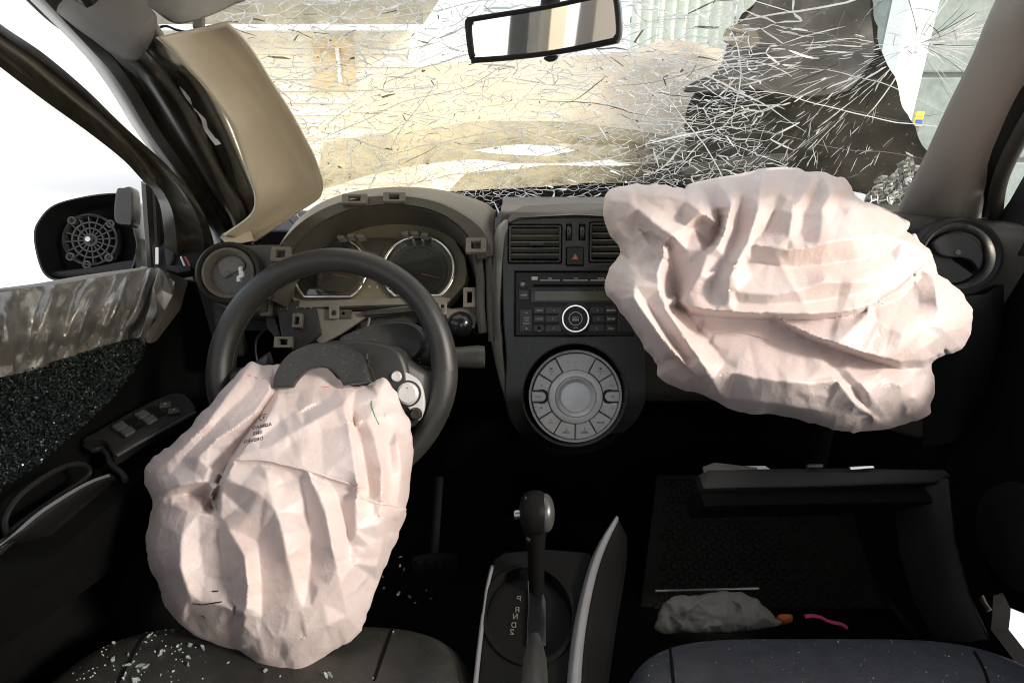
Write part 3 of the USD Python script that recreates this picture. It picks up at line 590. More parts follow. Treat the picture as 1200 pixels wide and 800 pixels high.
# the driver's side: skin from the hood arch back to the glass
arch = smooth_open([(300, 345), (312, 318), (326, 293), (350, 265), (384, 244), (425, 233), (470, 231), (512, 238), (545, 254), (566, 272), (578, 300)], 8)
inner = smooth_open([(318, 352), (327, 322), (341, 297), (362, 273), (392, 254), (428, 243), (470, 241), (508, 248), (535, 263), (552, 282), (560, 305)], 8)
AF = VF(450, 300, .965, 12)
A3 = AF.w(AF.ps(arch)); I3 = AF.w(AF.ps(inner))
back = np.array([[p[0] * 1.02, 1.34 - .10 * abs((p[0] + .22) / .3) ** 2, .985] for p in A3])
G = np.array([A3 * (1 - s) + back * s + np.array([0, 0, .035 * math.sin(math.pi * s) * (1 if 1 else 0)]) for s in np.linspace(0, 1, 14)])
dash.part("top_skin", grid_mesh(G, .004), "dash_plastic", smooth=True)
dash.part("cluster_rim", loft([np.vstack([0]) if False else [A3[i] + AF.ez * .004, I3[i] + AF.ez * .006, I3[i] - AF.ez * .004, A3[i] - AF.ez * .006] for i in range(len(A3))]), "hood_plastic", smooth=30)
deep = np.array([AF.o + ((q - AF.o) * np.array([.94, 1, .94])) - AF.ez * .10 for q in I3])
dash.part("cluster_tunnel", grid_mesh(np.array([I3 * (1 - s) + deep * s for s in np.linspace(0, 1, 6)]), .003), "hood_plastic", smooth=40)
dash.part("cavity_back", box(-.60, 1.18, .55, .0, 1.20, .97), "deep_black", smooth=False)
def clip_frame(f, u0, v0, u1, v1, hu=.26, hv=.24, t=.010, mat="bracket_plastic", T=None, name="clip"):
    o = pxrect(f, u0, v0, u1, v1, .0014); w_, h_ = u1 - u0, v1 - v0
    i_ = pxrect(f, u0 + w_ * hu, v0 + h_ * hv, u1 - w_ * hu, v1 - h_ * hv, .0008)
    (T or dash).part(name, f.mesh(slab(poly(o.exterior.coords, [i_.exterior.coords]), t, .0012)), mat)
for q in ((402, 230, 432, 241), (450, 228, 476, 239)): clip_frame(AF.lift(.004), *q)
for q in ((319, 291, 343, 308), (546, 281, 570, 298)): clip_frame(AF.lift(.004), *q)
# broken lip pieces along the arch's inside
for (u, v) in ((392, 268), (404, 266), (416, 267), (470, 263), (482, 263), (494, 265)):
    q = AF.w(AF.p(u, v), -.045)[0]; dash.part("lip_tab", Fr(q, AF.ez).mesh(rbox(.012, .006, .02, .001)), "bracket_plastic")
# side trim left of the stack and the strip between
for pts, r in (([(560, 300), (563, 330), (563, 360), (566, 390)], .008), ([(571, 286), (573, 320), (574, 360), (576, 400)], .006)):
    dash.part("seam_trim", tube(np.array([PD(u, v, .985) for u, v in smooth_open(pts, 5)]), r, 10), "hood_plastic")
# lower brackets behind the wheel
BF = VF(430, 370, 1.00, 8)
def bplate(pts, t=.006, z=0., mat="bracket_plastic", holes=(), name="bracket"):
    f = BF.lift(z); hs = [[f.p(*h[:2]) + h[2] * f.o[1] / FPX * np.array([math.cos(a), math.sin(a)]) for a in np.linspace(0, 6.28, 17)[:-1]] for h in holes]
    dash.part(name, f.mesh(slab(poly(f.ps(pts), hs), t, .0012)), mat)
bplate([(372, 362), (420, 366), (488, 358), (530, 362), (548, 360), (560, 362), (560, 378), (545, 384), (520, 378), (488, 366), (430, 372), (412, 384), (400, 392), (378, 404), (372, 400)], z=-.004, holes=[(404, 368, 3)])
bplate([(386, 359), (398, 359), (398, 372), (396, 374), (386, 374)], .004, .006, "bracket_plastic", [(391.5, 367, 3.4)])
bplate([(399, 363), (412, 363), (413, 366), (412, 373), (399, 373)], .003, .004, "hood_plastic", [(402.5, 367.5, 2)])
bplate([(424, 366), (486, 360), (488, 363), (486, 366), (428, 371)], .01, .002, "dark_plastic")
bplate([(416, 392), (420, 376), (428, 370), (486, 364), (490, 378), (470, 384)], .003, -.02, "dark_plastic")
for q in ((307, 352, 320, 371), (344, 368, 356, 385), (323, 395, 345, 408)): clip_frame(BF.lift(.012), *q)
for q in ((514, 355, 524, 370), (543, 338, 558, 361)): clip_frame(BF.lift(.010), *q, .3, .22)
bplate([(520, 366), (545, 360), (560, 372), (556, 385), (530, 384)], .008, .0, "bracket_plastic")
dash.part("bracket_box", BF.lift(-.10).mesh(slab(poly(BF.ps([(327, 365), (372, 362), (378, 392), (365, 404), (345, 412), (332, 398)])), .11, .003)), "dark_plastic")
dash.part("bracket_box", BF.lift(-.10).mesh(slab(poly(BF.ps([(319, 354), (352, 352), (352, 364), (320, 372)])), .105, .003)), "dark_plastic")
dash.part("bracket_arm", BF.lift(-.02).mesh(slab(poly(BF.ps([(311, 370), (322, 372), (330, 396), (322, 396), (312, 384)])), .02, .002)), "dark_plastic")
for s_, (u, v) in enumerate(((330, 363), (338, 362), (349, 361), (358, 361), (365, 361), (325, 352), (333, 351))):     # crumbs on the bracket
    dash.part("crumb", Fr(BF.w(BF.p(u, v), .004)[0], AF.ez).mesh(trimesh.creation.icosphere(0, .0022)), "bracket_plastic", smooth=False)
# loose wires in the cavity
for k, (pts, mt) in enumerate((([(345, 412), (338, 425), (340, 440), (350, 452)], "dark_plastic"), ([(300, 384), (325, 382), (345, 390), (330, 400)], "black_plastic"), ([(430, 384), (432, 378), (433, 372)], "bracket_plastic"), ([(315, 380), (300, 400), (302, 430)], "black_plastic"), ([(520, 384), (530, 388), (545, 384), (560, 392)], "black_plastic"), ([(524, 390), (540, 392), (548, 386), (556, 388)], "dark_plastic"))):
    dash.part("wire", tube(np.array([PD(u, v, 1.0) for u, v in smooth_open(pts, 6)]), .0022, 6), mt)
dash.part("ignition_ball", trimesh.creation.icosphere(3, .024).apply_translation(PD(540, 380, 1.0)), "gloss_black", smooth=True)
dash.part("knee_panel", loft([[(x, 1.02, .66), (x, 1.05, .80), (x, 1.12, .80), (x, 1.15, .60)] for x in (-.56, -.30, -.02)]), "deep_black", smooth=20)
# right end of the dashboard below the vent
G = np.array([[PD(u, v, d) for u, v, d in row] for row in ([(1085, 322, .95), (1115, 345, .90), (1150, 345, .89), (1172, 330, .93)], [(1085, 400, .98), (1118, 400, .925), (1152, 395, .915), (1170, 380, .95)], [(1085, 460, 1.02), (1118, 460, .97), (1146, 450, .96), (1166, 430, 1.0)], [(1085, 520, 1.06), (1112, 515, 1.02), (1136, 500, 1.02), (1156, 470, 1.05)])])
dash.part("end_panel", grid_mesh(G, .01), "black_plastic", smooth=True)

# ---------------- left vent pod
VL = VF(266, 319, .94, 4, -4)
def ringpx(f, u, v, r): return f.p(u, v), r * np.linalg.norm(f.o - CAM) / FPX * .98
pod = Thing("round_air_vent", "round dash vent without its grille left of the steering wheel", "air vent", VL.o)
c, R = ringpx(VL, 266, 319, 34)
LF = VL.lift(0); LF.o = VL.w(c)[0]
pod.part("outer_ring", LF.mesh(lathe([(R * .99, -.09), (R, -.01), (R * .97, .0), (R * .90, .002), (R * .84, -.004), (R * .83, -.05)], 56)), "dark_plastic", smooth=40)
pod.part("inner_ring", LF.mesh(lathe([(R * .82, -.012), (R * .80, -.003), (R * .72, -.001), (R * .64, -.012), (R * .60, -.045)], 56)), "bracket_plastic", smooth=40)
pod.part("duct", LF.mesh(lathe([(R * .66, -.03), (R * .66, -.10), (0.0001, -.11)], 40)), "deep_black", smooth=40)
fl_ = poly(smooth_closed(VL.ps([(249, 308), (252, 302), (262, 297), (274, 298), (282, 305), (281, 313), (272, 316), (264, 321), (258, 324), (252, 318)]), 4))
pod.part("flap", VL.lift(-.022).mesh(slab(fl_, .006, .003)), "bracket_plastic")
pod.part("flap_dimple", Fr(VL.w(VL.p(262, 318), -.0155)[0], VL.ez).mesh(lathe([(.0001, .001), (.004, .0006), (.0055, -.001)], 16)), "bracket_plastic")
for k in range(4):
    u = 255 + k * 8; pod.part("grille_vane", tube([VL.w(VL.p(u, 322), -.035)[0], VL.w(VL.p(u + 6, 345), -.035)[0]], .0014, 6), "dark_plastic")
pod.part("clip", VL.lift(.001).mesh(slab(poly(VL.ps([(281, 314), (285, 313), (285, 318), (287, 319), (287, 325), (283, 327), (283, 331), (279, 331), (279, 325), (282, 323)])), .006, .001)), "silver_button")
# housing that carries the vent on to the dashboard
hp_ = [(238, 345), (234, 320), (240, 296), (258, 284), (285, 284), (330, 284), (338, 290), (322, 310), (306, 340), (296, 362), (262, 360)]
G0 = VL.lift(-.012); G1 = VL.lift(-.14)
pod.part("housing", loft([VL.w(VL.ps(smooth_closed(hp_, 4)), z) for z in (-.02, -.03)][:1] + [VL.w(VL.ps(smooth_closed(hp_, 4)) * (1 + .04 * k), -.02 - .035 * k) for k in range(1, 4)]), "dash_plastic", smooth=40)
pod.part("support", VL.lift(-.10).mesh(slab(poly(VL.ps(smooth_closed([(240, 338), (256, 356), (258, 380), (262, 410), (250, 412), (238, 380), (234, 352)], 4))), .06, .006)), "dark_plastic")
# ---------------- right vent
VR = VF(1124, 300, .90, 2, 10)
c, R = ringpx(VR, 1124, 300, 38); RF = VR.lift(0); RF.o = VR.w(c)[0]
T = Thing("round_air_vent", "round black dash vent with closed wavy flap beside the right pillar", "air vent", VR.o)
T.part("outer_ring", RF.mesh(lathe([(R * .98, -.09), (R * 1.0, -.012), (R * .96, .001), (R * .88, .003), (R * .82, -.003)], 56)), "black_plastic", smooth=40)
T.part("inner_ring", RF.mesh(lathe([(R * .84, -.006), (R * .80, -.001), (R * .70, -.012), (R * .66, -.03)], 56)), "steel", smooth=40)
T.part("dish", RF.mesh(lathe([(R * .80, -.022), (R * .4, -.026), (.0001, -.027)], 40)), "deep_black", smooth=40)
a = np.linspace(2.45, 5.35, 24); wave = [(t, .22 * math.sin(t * 3.0)) for t in np.linspace(-1, 1, 14)]
up_half = [(math.cos(q), math.sin(q)) for q in np.linspace(math.pi, 0, 24)]; lo_half = [(math.cos(q), math.sin(q)) for q in np.linspace(math.pi, 2 * math.pi, 24)]
rot = lambda P, d: np.array(P) @ np.array([[math.cos(d), math.sin(d)], [-math.sin(d), math.cos(d)]])
uf = rot(np.vstack([up_half, wave[::-1]]), -.65) * R * .63; lf_ = rot(np.vstack([lo_half, np.array(wave) - [0, .10]]), -.65) * R * .63
T.part("flap", RF.lift(-.018).mesh(slab(poly(uf), .008, .003)), "black_plastic"); T.part("flap", RF.lift(-.024).mesh(slab(poly(lf_), .006, .002)), "black_plastic")
T.part("flap_dimple", RF.mesh(lathe([(.0001, -.0085), (.004, -.0088), (.0055, -.012)], 16).apply_translation([R * .05, R * .12, 0])), "stack_plastic")
T.part("housing", loft([VR.w(VR.ps(smooth_closed([(1086, 300), (1095, 270), (1125, 262), (1158, 275), (1166, 300), (1158, 330), (1125, 341), (1095, 332)], 4)) * s, z) for z, s in ((-.03, .96), (-.06, 1.05), (-.14, 1.2))]), "dash_plastic", smooth=40)

# ================================================================== CENTRE STACK
S = Fr(PY(674, 330, .965), (0, -math.cos(math.radians(17)), math.sin(math.radians(17))))
st = Thing("centre_stack", "grey black centre stack panel with silver edge between the two airbags", "console panel", S.w(S.p(674, 545))[0])
ol = smooth_closed([(593, 420), (590, 380), (589, 330), (590, 290), (595, 268), (612, 258), (674, 255), (736, 258), (753, 268), (758, 290), (759, 330), (758, 380), (757, 420), (757, 470), (742, 512), (712, 538), (674, 545), (636, 538), (606, 512), (592, 470)], 6)
def circ(f, u, v, rx, n=48, ry=None):
    c = f.p(u, v); s = abs(f.p(u + rx, v)[0] - c[0]); return [c + s * np.array([math.cos(a), (ry or 1) * math.sin(a)]) for a in np.linspace(0, 2 * math.pi, n, endpoint=False)]
vL, vR = pxrect(S, 595, 263, 659, 309, .004), pxrect(S, 690, 260, 755, 308, .004)
rad = pxrect(S, 603, 318, 745, 394, .002); dialh = poly(circ(S, 674, 464, 61))
hz = pxrect(S, 664, 290, 684, 311, .0015); th1, th2 = pxrect(S, 663.5, 263, 670, 282, .001), pxrect(S, 678.5, 263, 686, 282, .001)
face = poly(S.ps(ol)).difference(shapely.unary_union([vL, vR, rad, dialh, hz, th1, th2]))
fpm = slab(face, .012, .0022, -.012); yb_ = S.p(674, 455)[1]
fv, ff_ = trimesh.remesh.subdivide_to_size(fpm.vertices, fpm.faces, .012); fv[:, 2] -= np.clip(yb_ - fv[:, 1], 0, 1) ** 2 * 7.0   # the lower half rolls under
st.part("face_panel", S.mesh(trimesh.Trimesh(fv, ff_)), "stack_plastic")
st.part("body", S.mesh(slab(poly(S.ps(ol)).buffer(-.003), .10, 0, -.162)), "deep_black", smooth=False)
st.part("recess_wall", S.mesh(slab(poly(circ(S, 674, 464, 62.5), [circ(S, 674, 464, 60.8)]), .05, 0, -.062)), "stack_plastic", smooth=30)
sp_ = smooth_open([(590, 257), (581, 268), (576, 290), (573, 330), (572, 370), (575, 400), (583, 440), (592, 470)], 8)
so = np.array([S.p(*q) for q in sp_]); wid = np.interp(np.linspace(0, 1, len(so)), [0, .15, .7, 1], [.008, .024, .022, .006])
rings = []
for i, q in enumerate(so):
    e = np.array([1, 0]) * wid[i]; rings.append([S.w(q + e, -.006)[0], S.w(q + e * .9, -.0025)[0], S.w(q + e * .5, -.004)[0], S.w(q + e * .2, -.008)[0], S.w(q, -.016)[0], S.w(q - e * .1, -.05)[0], S.w(q + e, -.05)[0]])
st.part("edge_trim", loft(rings), "satin_edge", smooth=50, label="satin silver trim down the left edge")
st.part("pad", loft([[S.w(S.p(u, v), z)[0] for u, v, z in ((592, 262, -.004), (600, 247, -.012), (614, 238, -.03), (680, 233, -.04), (745, 236, -.03), (756, 262, -.004), (740, 255, .002), (674, 252, .004), (608, 255, .002))], [S.w(S.p(u, v), z)[0] for u, v, z in ((592, 270, -.15), (600, 250, -.15), (614, 240, -.16), (680, 236, -.16), (745, 238, -.16), (756, 270, -.15), (740, 272, -.15), (674, 272, -.15), (608, 272, -.15))]]), "dash_plastic", smooth=50, label="grey padded hood above the vents")
def text_on(T, under, f, s, u, v, hpx, mat="lettering", z=.0006, flip=True, bold=False, rot_=0.):
    m = mirror_text(s, hpx * np.linalg.norm(f.o - CAM) / FPX * .96, .0003, bold, flip); m.apply_transform(trimesh.transformations.rotation_matrix(rot_, [0, 0, 1])); c = f.p(u, v); m.apply_translation([c[0], c[1], z])
    T.part("lettering", f.mesh(m), mat, smooth=False, under=under)
# vents
for k, (u0, v0, u1, v1, hu) in enumerate(((596, 264, 658, 308, 629), (691, 261, 754, 307, 722))):
    T = Thing("dash_vent", ("slatted centre air vent left of the hazard switch", "slatted centre air vent half covered by the passenger airbag")[k], "air vent", S.w(S.p((u0 + u1) / 2, v1))[0])
    o, i_ = pxrect(S, u0, v0, u1, v1, .004), pxrect(S, u0 + 2.5, v0 + 2.5, u1 - 2.5, v1 - 2.5, .003)
    T.part("frame", S.mesh(slab(poly(o.buffer(-.0003).exterior.coords, [i_.exterior.coords]), .03, .0015, -.029)), "stack_plastic")
    T.part("cavity", S.mesh(slab(o.buffer(-.0005), .004, 0, -.036)), "deep_black", smooth=False)
    for j in range(5):
        v = v0 + 6 + j * (v1 - v0 - 10) / 4.6; a_, b_ = S.p(u0 + 2.4, v), S.p(u1 - 2.4, v)
        m = rbox(b_[0] - a_[0], .0026, .018, .0008); m.apply_transform(trimesh.transformations.rotation_matrix(-.30, [1, 0, 0])); m.apply_translation([(a_[0] + b_[0]) / 2, a_[1], -.013])
        T.part("slat", S.mesh(m), "bracket_plastic")
    for j in range(6):
        u = u0 + 8 + j * (u1 - u0 - 16) / 5; a_ = S.p(u, (v0 + v1) / 2); m = box(-.0006, -.026, -.034, .0006, .026, -.024); m.apply_translation([a_[0], a_[1], 0]); T.part("vane", S.mesh(m), "dark_plastic", smooth=False)
    a_ = S.p(hu, 286); T.part("tab", S.mesh(rbox(.026 if k == 0 else .014, .006, .012, .002).apply_translation([a_[0] + (0 if k == 0 else .018), a_[1], -.001])), "stack_plastic")
for (u0, v0, u1, v1) in ((663.5, 263, 670, 282), (678.5, 263, 686, 282)):
    a_ = S.p((u0 + u1) / 2, (v0 + v1) / 2); w = pxrect(S, u0 + .8, v0, u1 - .8, v1).bounds
    m = lathe([(.0001, -.0035), (.0135, -.0035), (.0145, -.002), (.0145, .002), (.0135, .0035), (.0001, .0035)], 40); m.apply_transform(trimesh.transformations.rotation_matrix(math.pi / 2, [0, 1, 0])); m.apply_translation([a_[0], a_[1], -.011])
    st.part("thumb_wheel", S.mesh(m), "stack_plastic", smooth=30)
st.part("hazard_switch", S.mesh(slab(hz.buffer(-.0008), .012, .0014, -.009)), "dark_plastic")
f3 = S.lift(.003); tri = lambda r: [f3.p(674, 301.5) + r * np.array([math.cos(a), math.sin(a)]) for a in (math.pi / 2, math.pi / 2 + 2.094, math.pi / 2 + 4.189)]
st.part("hazard_triangle", f3.mesh(slab(poly(tri(.0064), [tri(.0042)]), .0004)), "orange_mark", smooth=False); st.part("hazard_triangle", f3.mesh(slab(poly(tri(.0026)), .0004)), "orange_mark", smooth=False)
for v in (262, 285): st.part("icon", S.mesh(slab(pxrect(S, 672, v, 677, v + 2.2, .0006), .0004, 0, .0002)), "dark_lettering", smooth=False)

# radio
rf = S.lift(-.004)
ra = Thing("car_radio", "black car radio with volume knob in the centre stack", "radio", rf.w(rf.p(674, 394))[0])
fp = ra.part("faceplate", rf.mesh(slab(pxrect(S, 604, 319, 744.5, 393, .0015), .010, .001, -.010)), "dark_plastic")
rz_ = rf.lift(.0004)
ra.part("cd_slot", rf.mesh(slab(pxrect(rf, 625, 333, 742, 336, .0003), .0006)), "deep_black", smooth=False)
ra.part("slot_lip", rf.mesh(slab(pxrect(rf, 620, 337.5, 742, 339, .0003), .0016, .0004)), "stack_plastic")
disp = ra.part("display_frame", rf.mesh(slab(pxrect(rf, 622, 339.5, 744, 354.5, .0006), .0022, .0006)), "stack_plastic")
ra.part("screen", rf.mesh(slab(pxrect(rf, 627, 341.5, 743, 352, .0004), .0028)), "lcd", smooth=False, under=disp)
def btn(u0, v0, u1, v1, txt=None, h=2.4, z=.003, mat="stack_plastic", T=ra, f=rf, tm="lettering", bold=False):
    p_ = T.part("button", f.mesh(slab(pxrect(f, u0, v0, u1, v1, .0008), z, .0008)), mat)
    if txt:
        for i, t in enumerate(txt.split("|")): text_on(T, p_, f, t, (u0 + u1) / 2, (v0 + v1) / 2 + (i - (len(txt.split("|")) - 1) / 2) * (h + 1.2), h, tm, z + .0002, bold=bold)
    return p_
b_ = btn(608, 340, 619.5, 351.5, "MENU", 2)
ej = ra.part("eject_button", rf.mesh(slab(poly(circ(rf, 612.5, 332.5, 4, 24)), .003, .0008)), "gloss_black"); ra.part("icon", rf.mesh(slab(poly([rf.p(611, 334), rf.p(614.2, 333), rf.p(613.4, 330.6)]), .0003, 0, .0032)), "lettering", smooth=False, under=ej)
cd = ra.part("disc_mark", rf.mesh(slab(pxrect(rf, 623, 324, 630, 328, .0005), .0005)), "lettering", smooth=False)
for u0, u1, t in ((633, 656, "RDM"), (660, 689, "RPT"), (692, 716, "MA·MF")):
    ra.part("rule", rf.mesh(slab(pxrect(rf, u0, 328, u1, 328.8, .0001), .0005)), "lettering", smooth=False); text_on(ra, fp, rf, t, (u0 + u1) / 2, 326, 1.7, "lettering", .0005)
se = btn(609, 362, 624, 389, None, z=.002); si = btn(611.5, 363.5, 622.5, 387.5, "SEEK|CAT|TRACK", 2.0, .0035)
for v, d in ((366, 1), (385, -1)):
    c_ = rf.p(617, v); ra.part("arrow", rf.mesh(slab(poly([c_ + [-.0018, -.0012 * d], c_ + [.0018, -.0012 * d], c_ + [0, .0018 * d]]), .0004, 0, .0037)), "lettering", smooth=False)
for u0, v0, u1, v1, t in ((625.5, 359.5, 638, 367.5, "DISP"), (625.5, 369.5, 638, 377.5, "SCAN"), (639, 359.5, 660, 367.5, "4"), (639, 369.5, 656, 377.5, "5"), (639, 380.5, 658, 388.5, "6"), (691, 359.5, 708, 367.5, "1"), (694, 369.5, 708, 377.5, "2"), (690, 380.5, 708, 388.5, "3"), (709.5, 359.5, 722, 367.5, "FM·AM"), (709.5, 369.5, 722, 377.5, "MENU"), (709.5, 380.5, 722, 388.5, "AUX"), (724, 359.5, 743, 388.5, None)):
    btn(u0, v0, u1, v1, t, 2.3)
jk = btn(625.5, 380.5, 638, 388.5, None); ra.part("socket", rf.mesh(slab(poly(circ(rf, 631.5, 384, 1.7, 16)), .0004, 0, .0031)), "deep_black", smooth=False, under=jk); text_on(ra, jk, rf, "AUX", 631.5, 387.6, 1.3, "lettering", .0033)
kc = rf.p(673.5, 373); Rk = abs(rf.p(690, 373)[0] - kc[0]); KF = rf.lift(0); KF.o = rf.w(kc)[0]
kn = ra.part("knob_base", KF.mesh(lathe([(Rk * 1.22, .0), (Rk * 1.18, .003), (Rk * 1.05, .004), (Rk * 1.0, .004)], 56)), "stack_plastic", smooth=40)
ra.part("knob_ring", KF.mesh(lathe([(Rk * 1.0, .002), (Rk * .99, .012), (Rk * .95, .0135), (Rk * .86, .0135), (Rk * .84, .012)], 56)), "chrome", smooth=40)
kf = ra.part("knob_face", KF.mesh(lathe([(Rk * .87, .010), (Rk * .84, .0125), (Rk * .5, .0130), (.0001, .0130)], 56)), "dark_plastic", smooth=40)
ra.part("ring_mark", KF.lift(.0131).mesh(slab(sg.Point(0, 0).buffer(Rk * .48, quad_segs=12).difference(sg.Point(0, 0).buffer(Rk * .44, quad_segs=12)), .0003)), "lettering", smooth=False, under=kf)
for t, v, h in (("PUSH", 371.5, 1.9), ("PWR", 374.5, 2.6), ("VOL", 383.5, 2.2)): text_on(ra, kf, rf, t, 673.5, v, h, "lettering", .0133, bold=(t == "PWR"))

# climate control dial
cf = S.lift(-.030)
cl = Thing("climate_dial", "round silver climate control with ring of buttons under the radio", "climate control", cf.w(cf.p(674, 518))[0])
cc = cf.p(674, 464); U = abs(cf.p(727, 464)[0] - cc[0]); DF = cf.lift(0); DF.o = cf.w(cc)[0]
cl.part("base_plate", DF.mesh(lathe([(U * 1.03, -.02), (U * 1.03, -.004), (U, -.002), (.0001, -.002)], 64)), "dark_plastic", smooth=40)
cl.part("outer_ring", DF.mesh(lathe([(U * 1.03, -.003), (U * 1.025, .004), (U * .995, .005), (U * .975, .003), (U * .97, -.002)], 72)), "silver_plastic", smooth=40)
cl.part("inner_ring", DF.mesh(lathe([(U * .60, -.002), (U * .585, .010), (U * .50, .0125), (U * .455, .0115), (U * .44, .008)], 72)), "silver_plastic", smooth=40)
cl.part("dial_rim", DF.mesh(lathe([(U * .445, .006), (U * .44, .016), (U * .42, .0175), (U * .34, .011), (U * .325, .010)], 72)), "silver_button", smooth=40)
cl.part("dial_cap", DF.mesh(lathe([(U * .335, .009), (U * .32, .0128), (U * .2, .0138), (.0001, .0142)], 64)), "silver_plastic", smooth=40)
def sector(a0, a1, r0, r1, g=.0009, n=14):
    a = np.radians(np.linspace(a0, a1, n)); P = np.vstack([np.stack([np.cos(a), np.sin(a)], 1) * r1, np.stack([np.cos(a[::-1]), np.sin(a[::-1])], 1) * r0]) * U
    return poly(P).buffer(-g - .0012).buffer(.0012, quad_segs=4)
cl.part("speaker_plate", DF.mesh(slab(sector(62, 118, .58, .965), .008, .0012, -.002)), "silver_button")
for i in range(3):
    for j in range(3): 
        q = np.array([-.17 + .17 * i, .66 + .11 * j]) * U; cl.part("dot", DF.mesh(lathe([(.0001, .0009), (.0007, .0006), (.0009, 0)], 10).apply_translation([q[0], q[1], .006])), "lettering", smooth=True)
bs = [(118, 148, None), (148, 176, None), (184, 212, None), (212, 240, "A/C"), (240, 270, None), (270, 300, None), (300, 328, "MODE"), (328, 356, None), (4, 32, None), (32, 62, None)]
tabs = {}
dkeep = shapely.unary_union([sg.box(-1.0 * U, -.14 * U, -.70 * U, .14 * U), sg.box(.70 * U, -.14 * U, 1.0 * U, .14 * U), sg.Point(-.74 * U, 0).buffer(.16 * U), sg.Point(.74 * U, 0).buffer(.16 * U)])
lab = {0: ("REAR", -1), 1: "red", 2: "blue", 3: "A/C", 4: "in", 5: "out", 6: "MODE", 7: "-", 8: "+", 9: "FRONT"}
for k, (a0, a1, t) in enumerate(bs):
    sec_ = sector(min(a0, 180) if a1 <= 180 else a0, a1, .60, .955)
    sec_ = sec_.difference(dkeep); sec_ = max(getattr(sec_, "geoms", [sec_]), key=lambda g: g.area)
    bp_ = cl.part("button", DF.mesh(slab(sec_, .009, .0014, -.002)), "silver_button")
    am = math.radians((a0 + a1) / 2); q = np.array([math.cos(am), math.sin(am)]) * U * .79; FB = DF.lift(.0072); FB.o = DF.w(q, .0072)[0]
    def mark(s, h, dy=0., mat="dark_lettering"):
        m = mirror_text(s, h, .0003); m.apply_translation([0, dy, 0]); cl.part("lettering", FB.mesh(m), mat, smooth=False, under=bp_)
    def dot_(dx, dy, r=.0011, mat="dark_lettering"): cl.part("indicator", FB.mesh(slab(sg.Point(dx, dy).buffer(r, quad_segs=4), .0003)), mat, smooth=False, under=bp_)
    if k in (0, 9):
        mark("REAR" if k == 0 else "FRONT", .0024, -.001); cl.part("icon", FB.mesh(slab(sg.box(-.003, .002, .003, .0055).difference(sg.box(-.0024, .0026, .0024, .005)).union(sg.box(-.0012, .0026, .0012, .0045)), .0003)), "dark_lettering", smooth=False, under=bp_); dot_(0 + (.0 if k else .0), -.0055)
    elif k == 1: cl.part("icon", FB.mesh(slab(poly([(-.0018, -.0015), (.0018, -.0015), (.0014, .0025)]), .0003)), "red_mark", smooth=False, under=bp_)
    elif k == 2: cl.part("icon", FB.mesh(slab(poly([(-.0022, .0015), (.0022, .0015), (0, -.0022)]), .0003)), "blue_mark", smooth=False, under=bp_)
    elif k == 3: mark("A/C", .0034, -.0005); dot_(0, .005)
    elif k in (4, 5):
        dot_(0, .0045); car = sg.LineString([(-.006, -.0035), (-.005, -.0015), (-.003, -.001), (-.0015, .0008), (.002, .0008), (.0035, -.001), (.0055, -.0018), (.0055, -.0035), (-.006, -.0035)]).buffer(.0004); car = car.union(sg.LineString([(-.002, -.0025), (.0015, -.0005)] if k == 4 else [(-.0015, -.002), (.0015, -.002), (.0015, -.0002)]).buffer(.00045)); cl.part("icon", FB.mesh(slab(car, .0003)), "dark_lettering", smooth=False, under=bp_)
    elif k == 6: mark("MODE", .0034)
    else: mark(t or lab[k], .0045, 0); cl.part("icon", FB.mesh(slab(affinity.translate(sg.box(-.0016, -.0016, .0016, .0016).symmetric_difference(affinity.rotate(sg.box(-.0016, -.0016, .0016, .0016), 45)), .0045, 0), .0003)), "dark_lettering", smooth=False, under=bp_)
for sx, t in ((-1, "AUTO"), (1, "OFF")):
    tp = sg.box(-.965 * U, -.115 * U, -.76 * U, .115 * U).union(sg.Point(-.76 * U, 0).buffer(.115 * U, quad_segs=8)).buffer(-.0005)
    tp = affinity.scale(tp, sx * -1, 1, origin=(0, 0)); tb = cl.part("button", DF.mesh(slab(tp, .009, .0014, -.002)), "silver_button")
    m = mirror_text(t, .0031, .0003); m.apply_translation([sx * .82 * U, 0, .0072]); cl.part("lettering", DF.mesh(m), "dark_lettering", smooth=False, under=tb)

# ================================================================== INSTRUMENT CLUSTER
CF = VF(430, 310, 1.03, 14)
ic = Thing("instrument_cluster", "exposed instrument cluster with two chrome ringed gauges behind the wheel", "instrument cluster", CF.w(CF.p(440, 362))[0])
clp = [(338, 345), (340, 326), (352, 300), (362, 284), (364, 276), (378, 268), (396, 266), (402, 262), (420, 260), (470, 259), (492, 256), (506, 262), (520, 265), (531, 276), (535, 284), (545, 300), (548, 320), (545, 333), (534, 346), (525, 355), (352, 360), (344, 352)]
ic.part("housing", CF.mesh(slab(poly(CF.ps(clp)), .03, .003, -.03)), "cluster_plastic")
ic.part("lower_lip", CF.mesh(slab(poly(CF.ps([(344, 350), (360, 355), (440, 352), (520, 350), (530, 352), (524, 358), (440, 360), (352, 363)])), .012, .002)), "bracket_plastic")
ic.part("display_recess", CF.mesh(slab(poly(smooth_closed(CF.ps([(422, 281), (430, 279), (458, 279), (466, 282), (452, 290), (446, 300), (440, 296), (428, 292)]), 4)), .0015, .0006)), "hood_plastic")
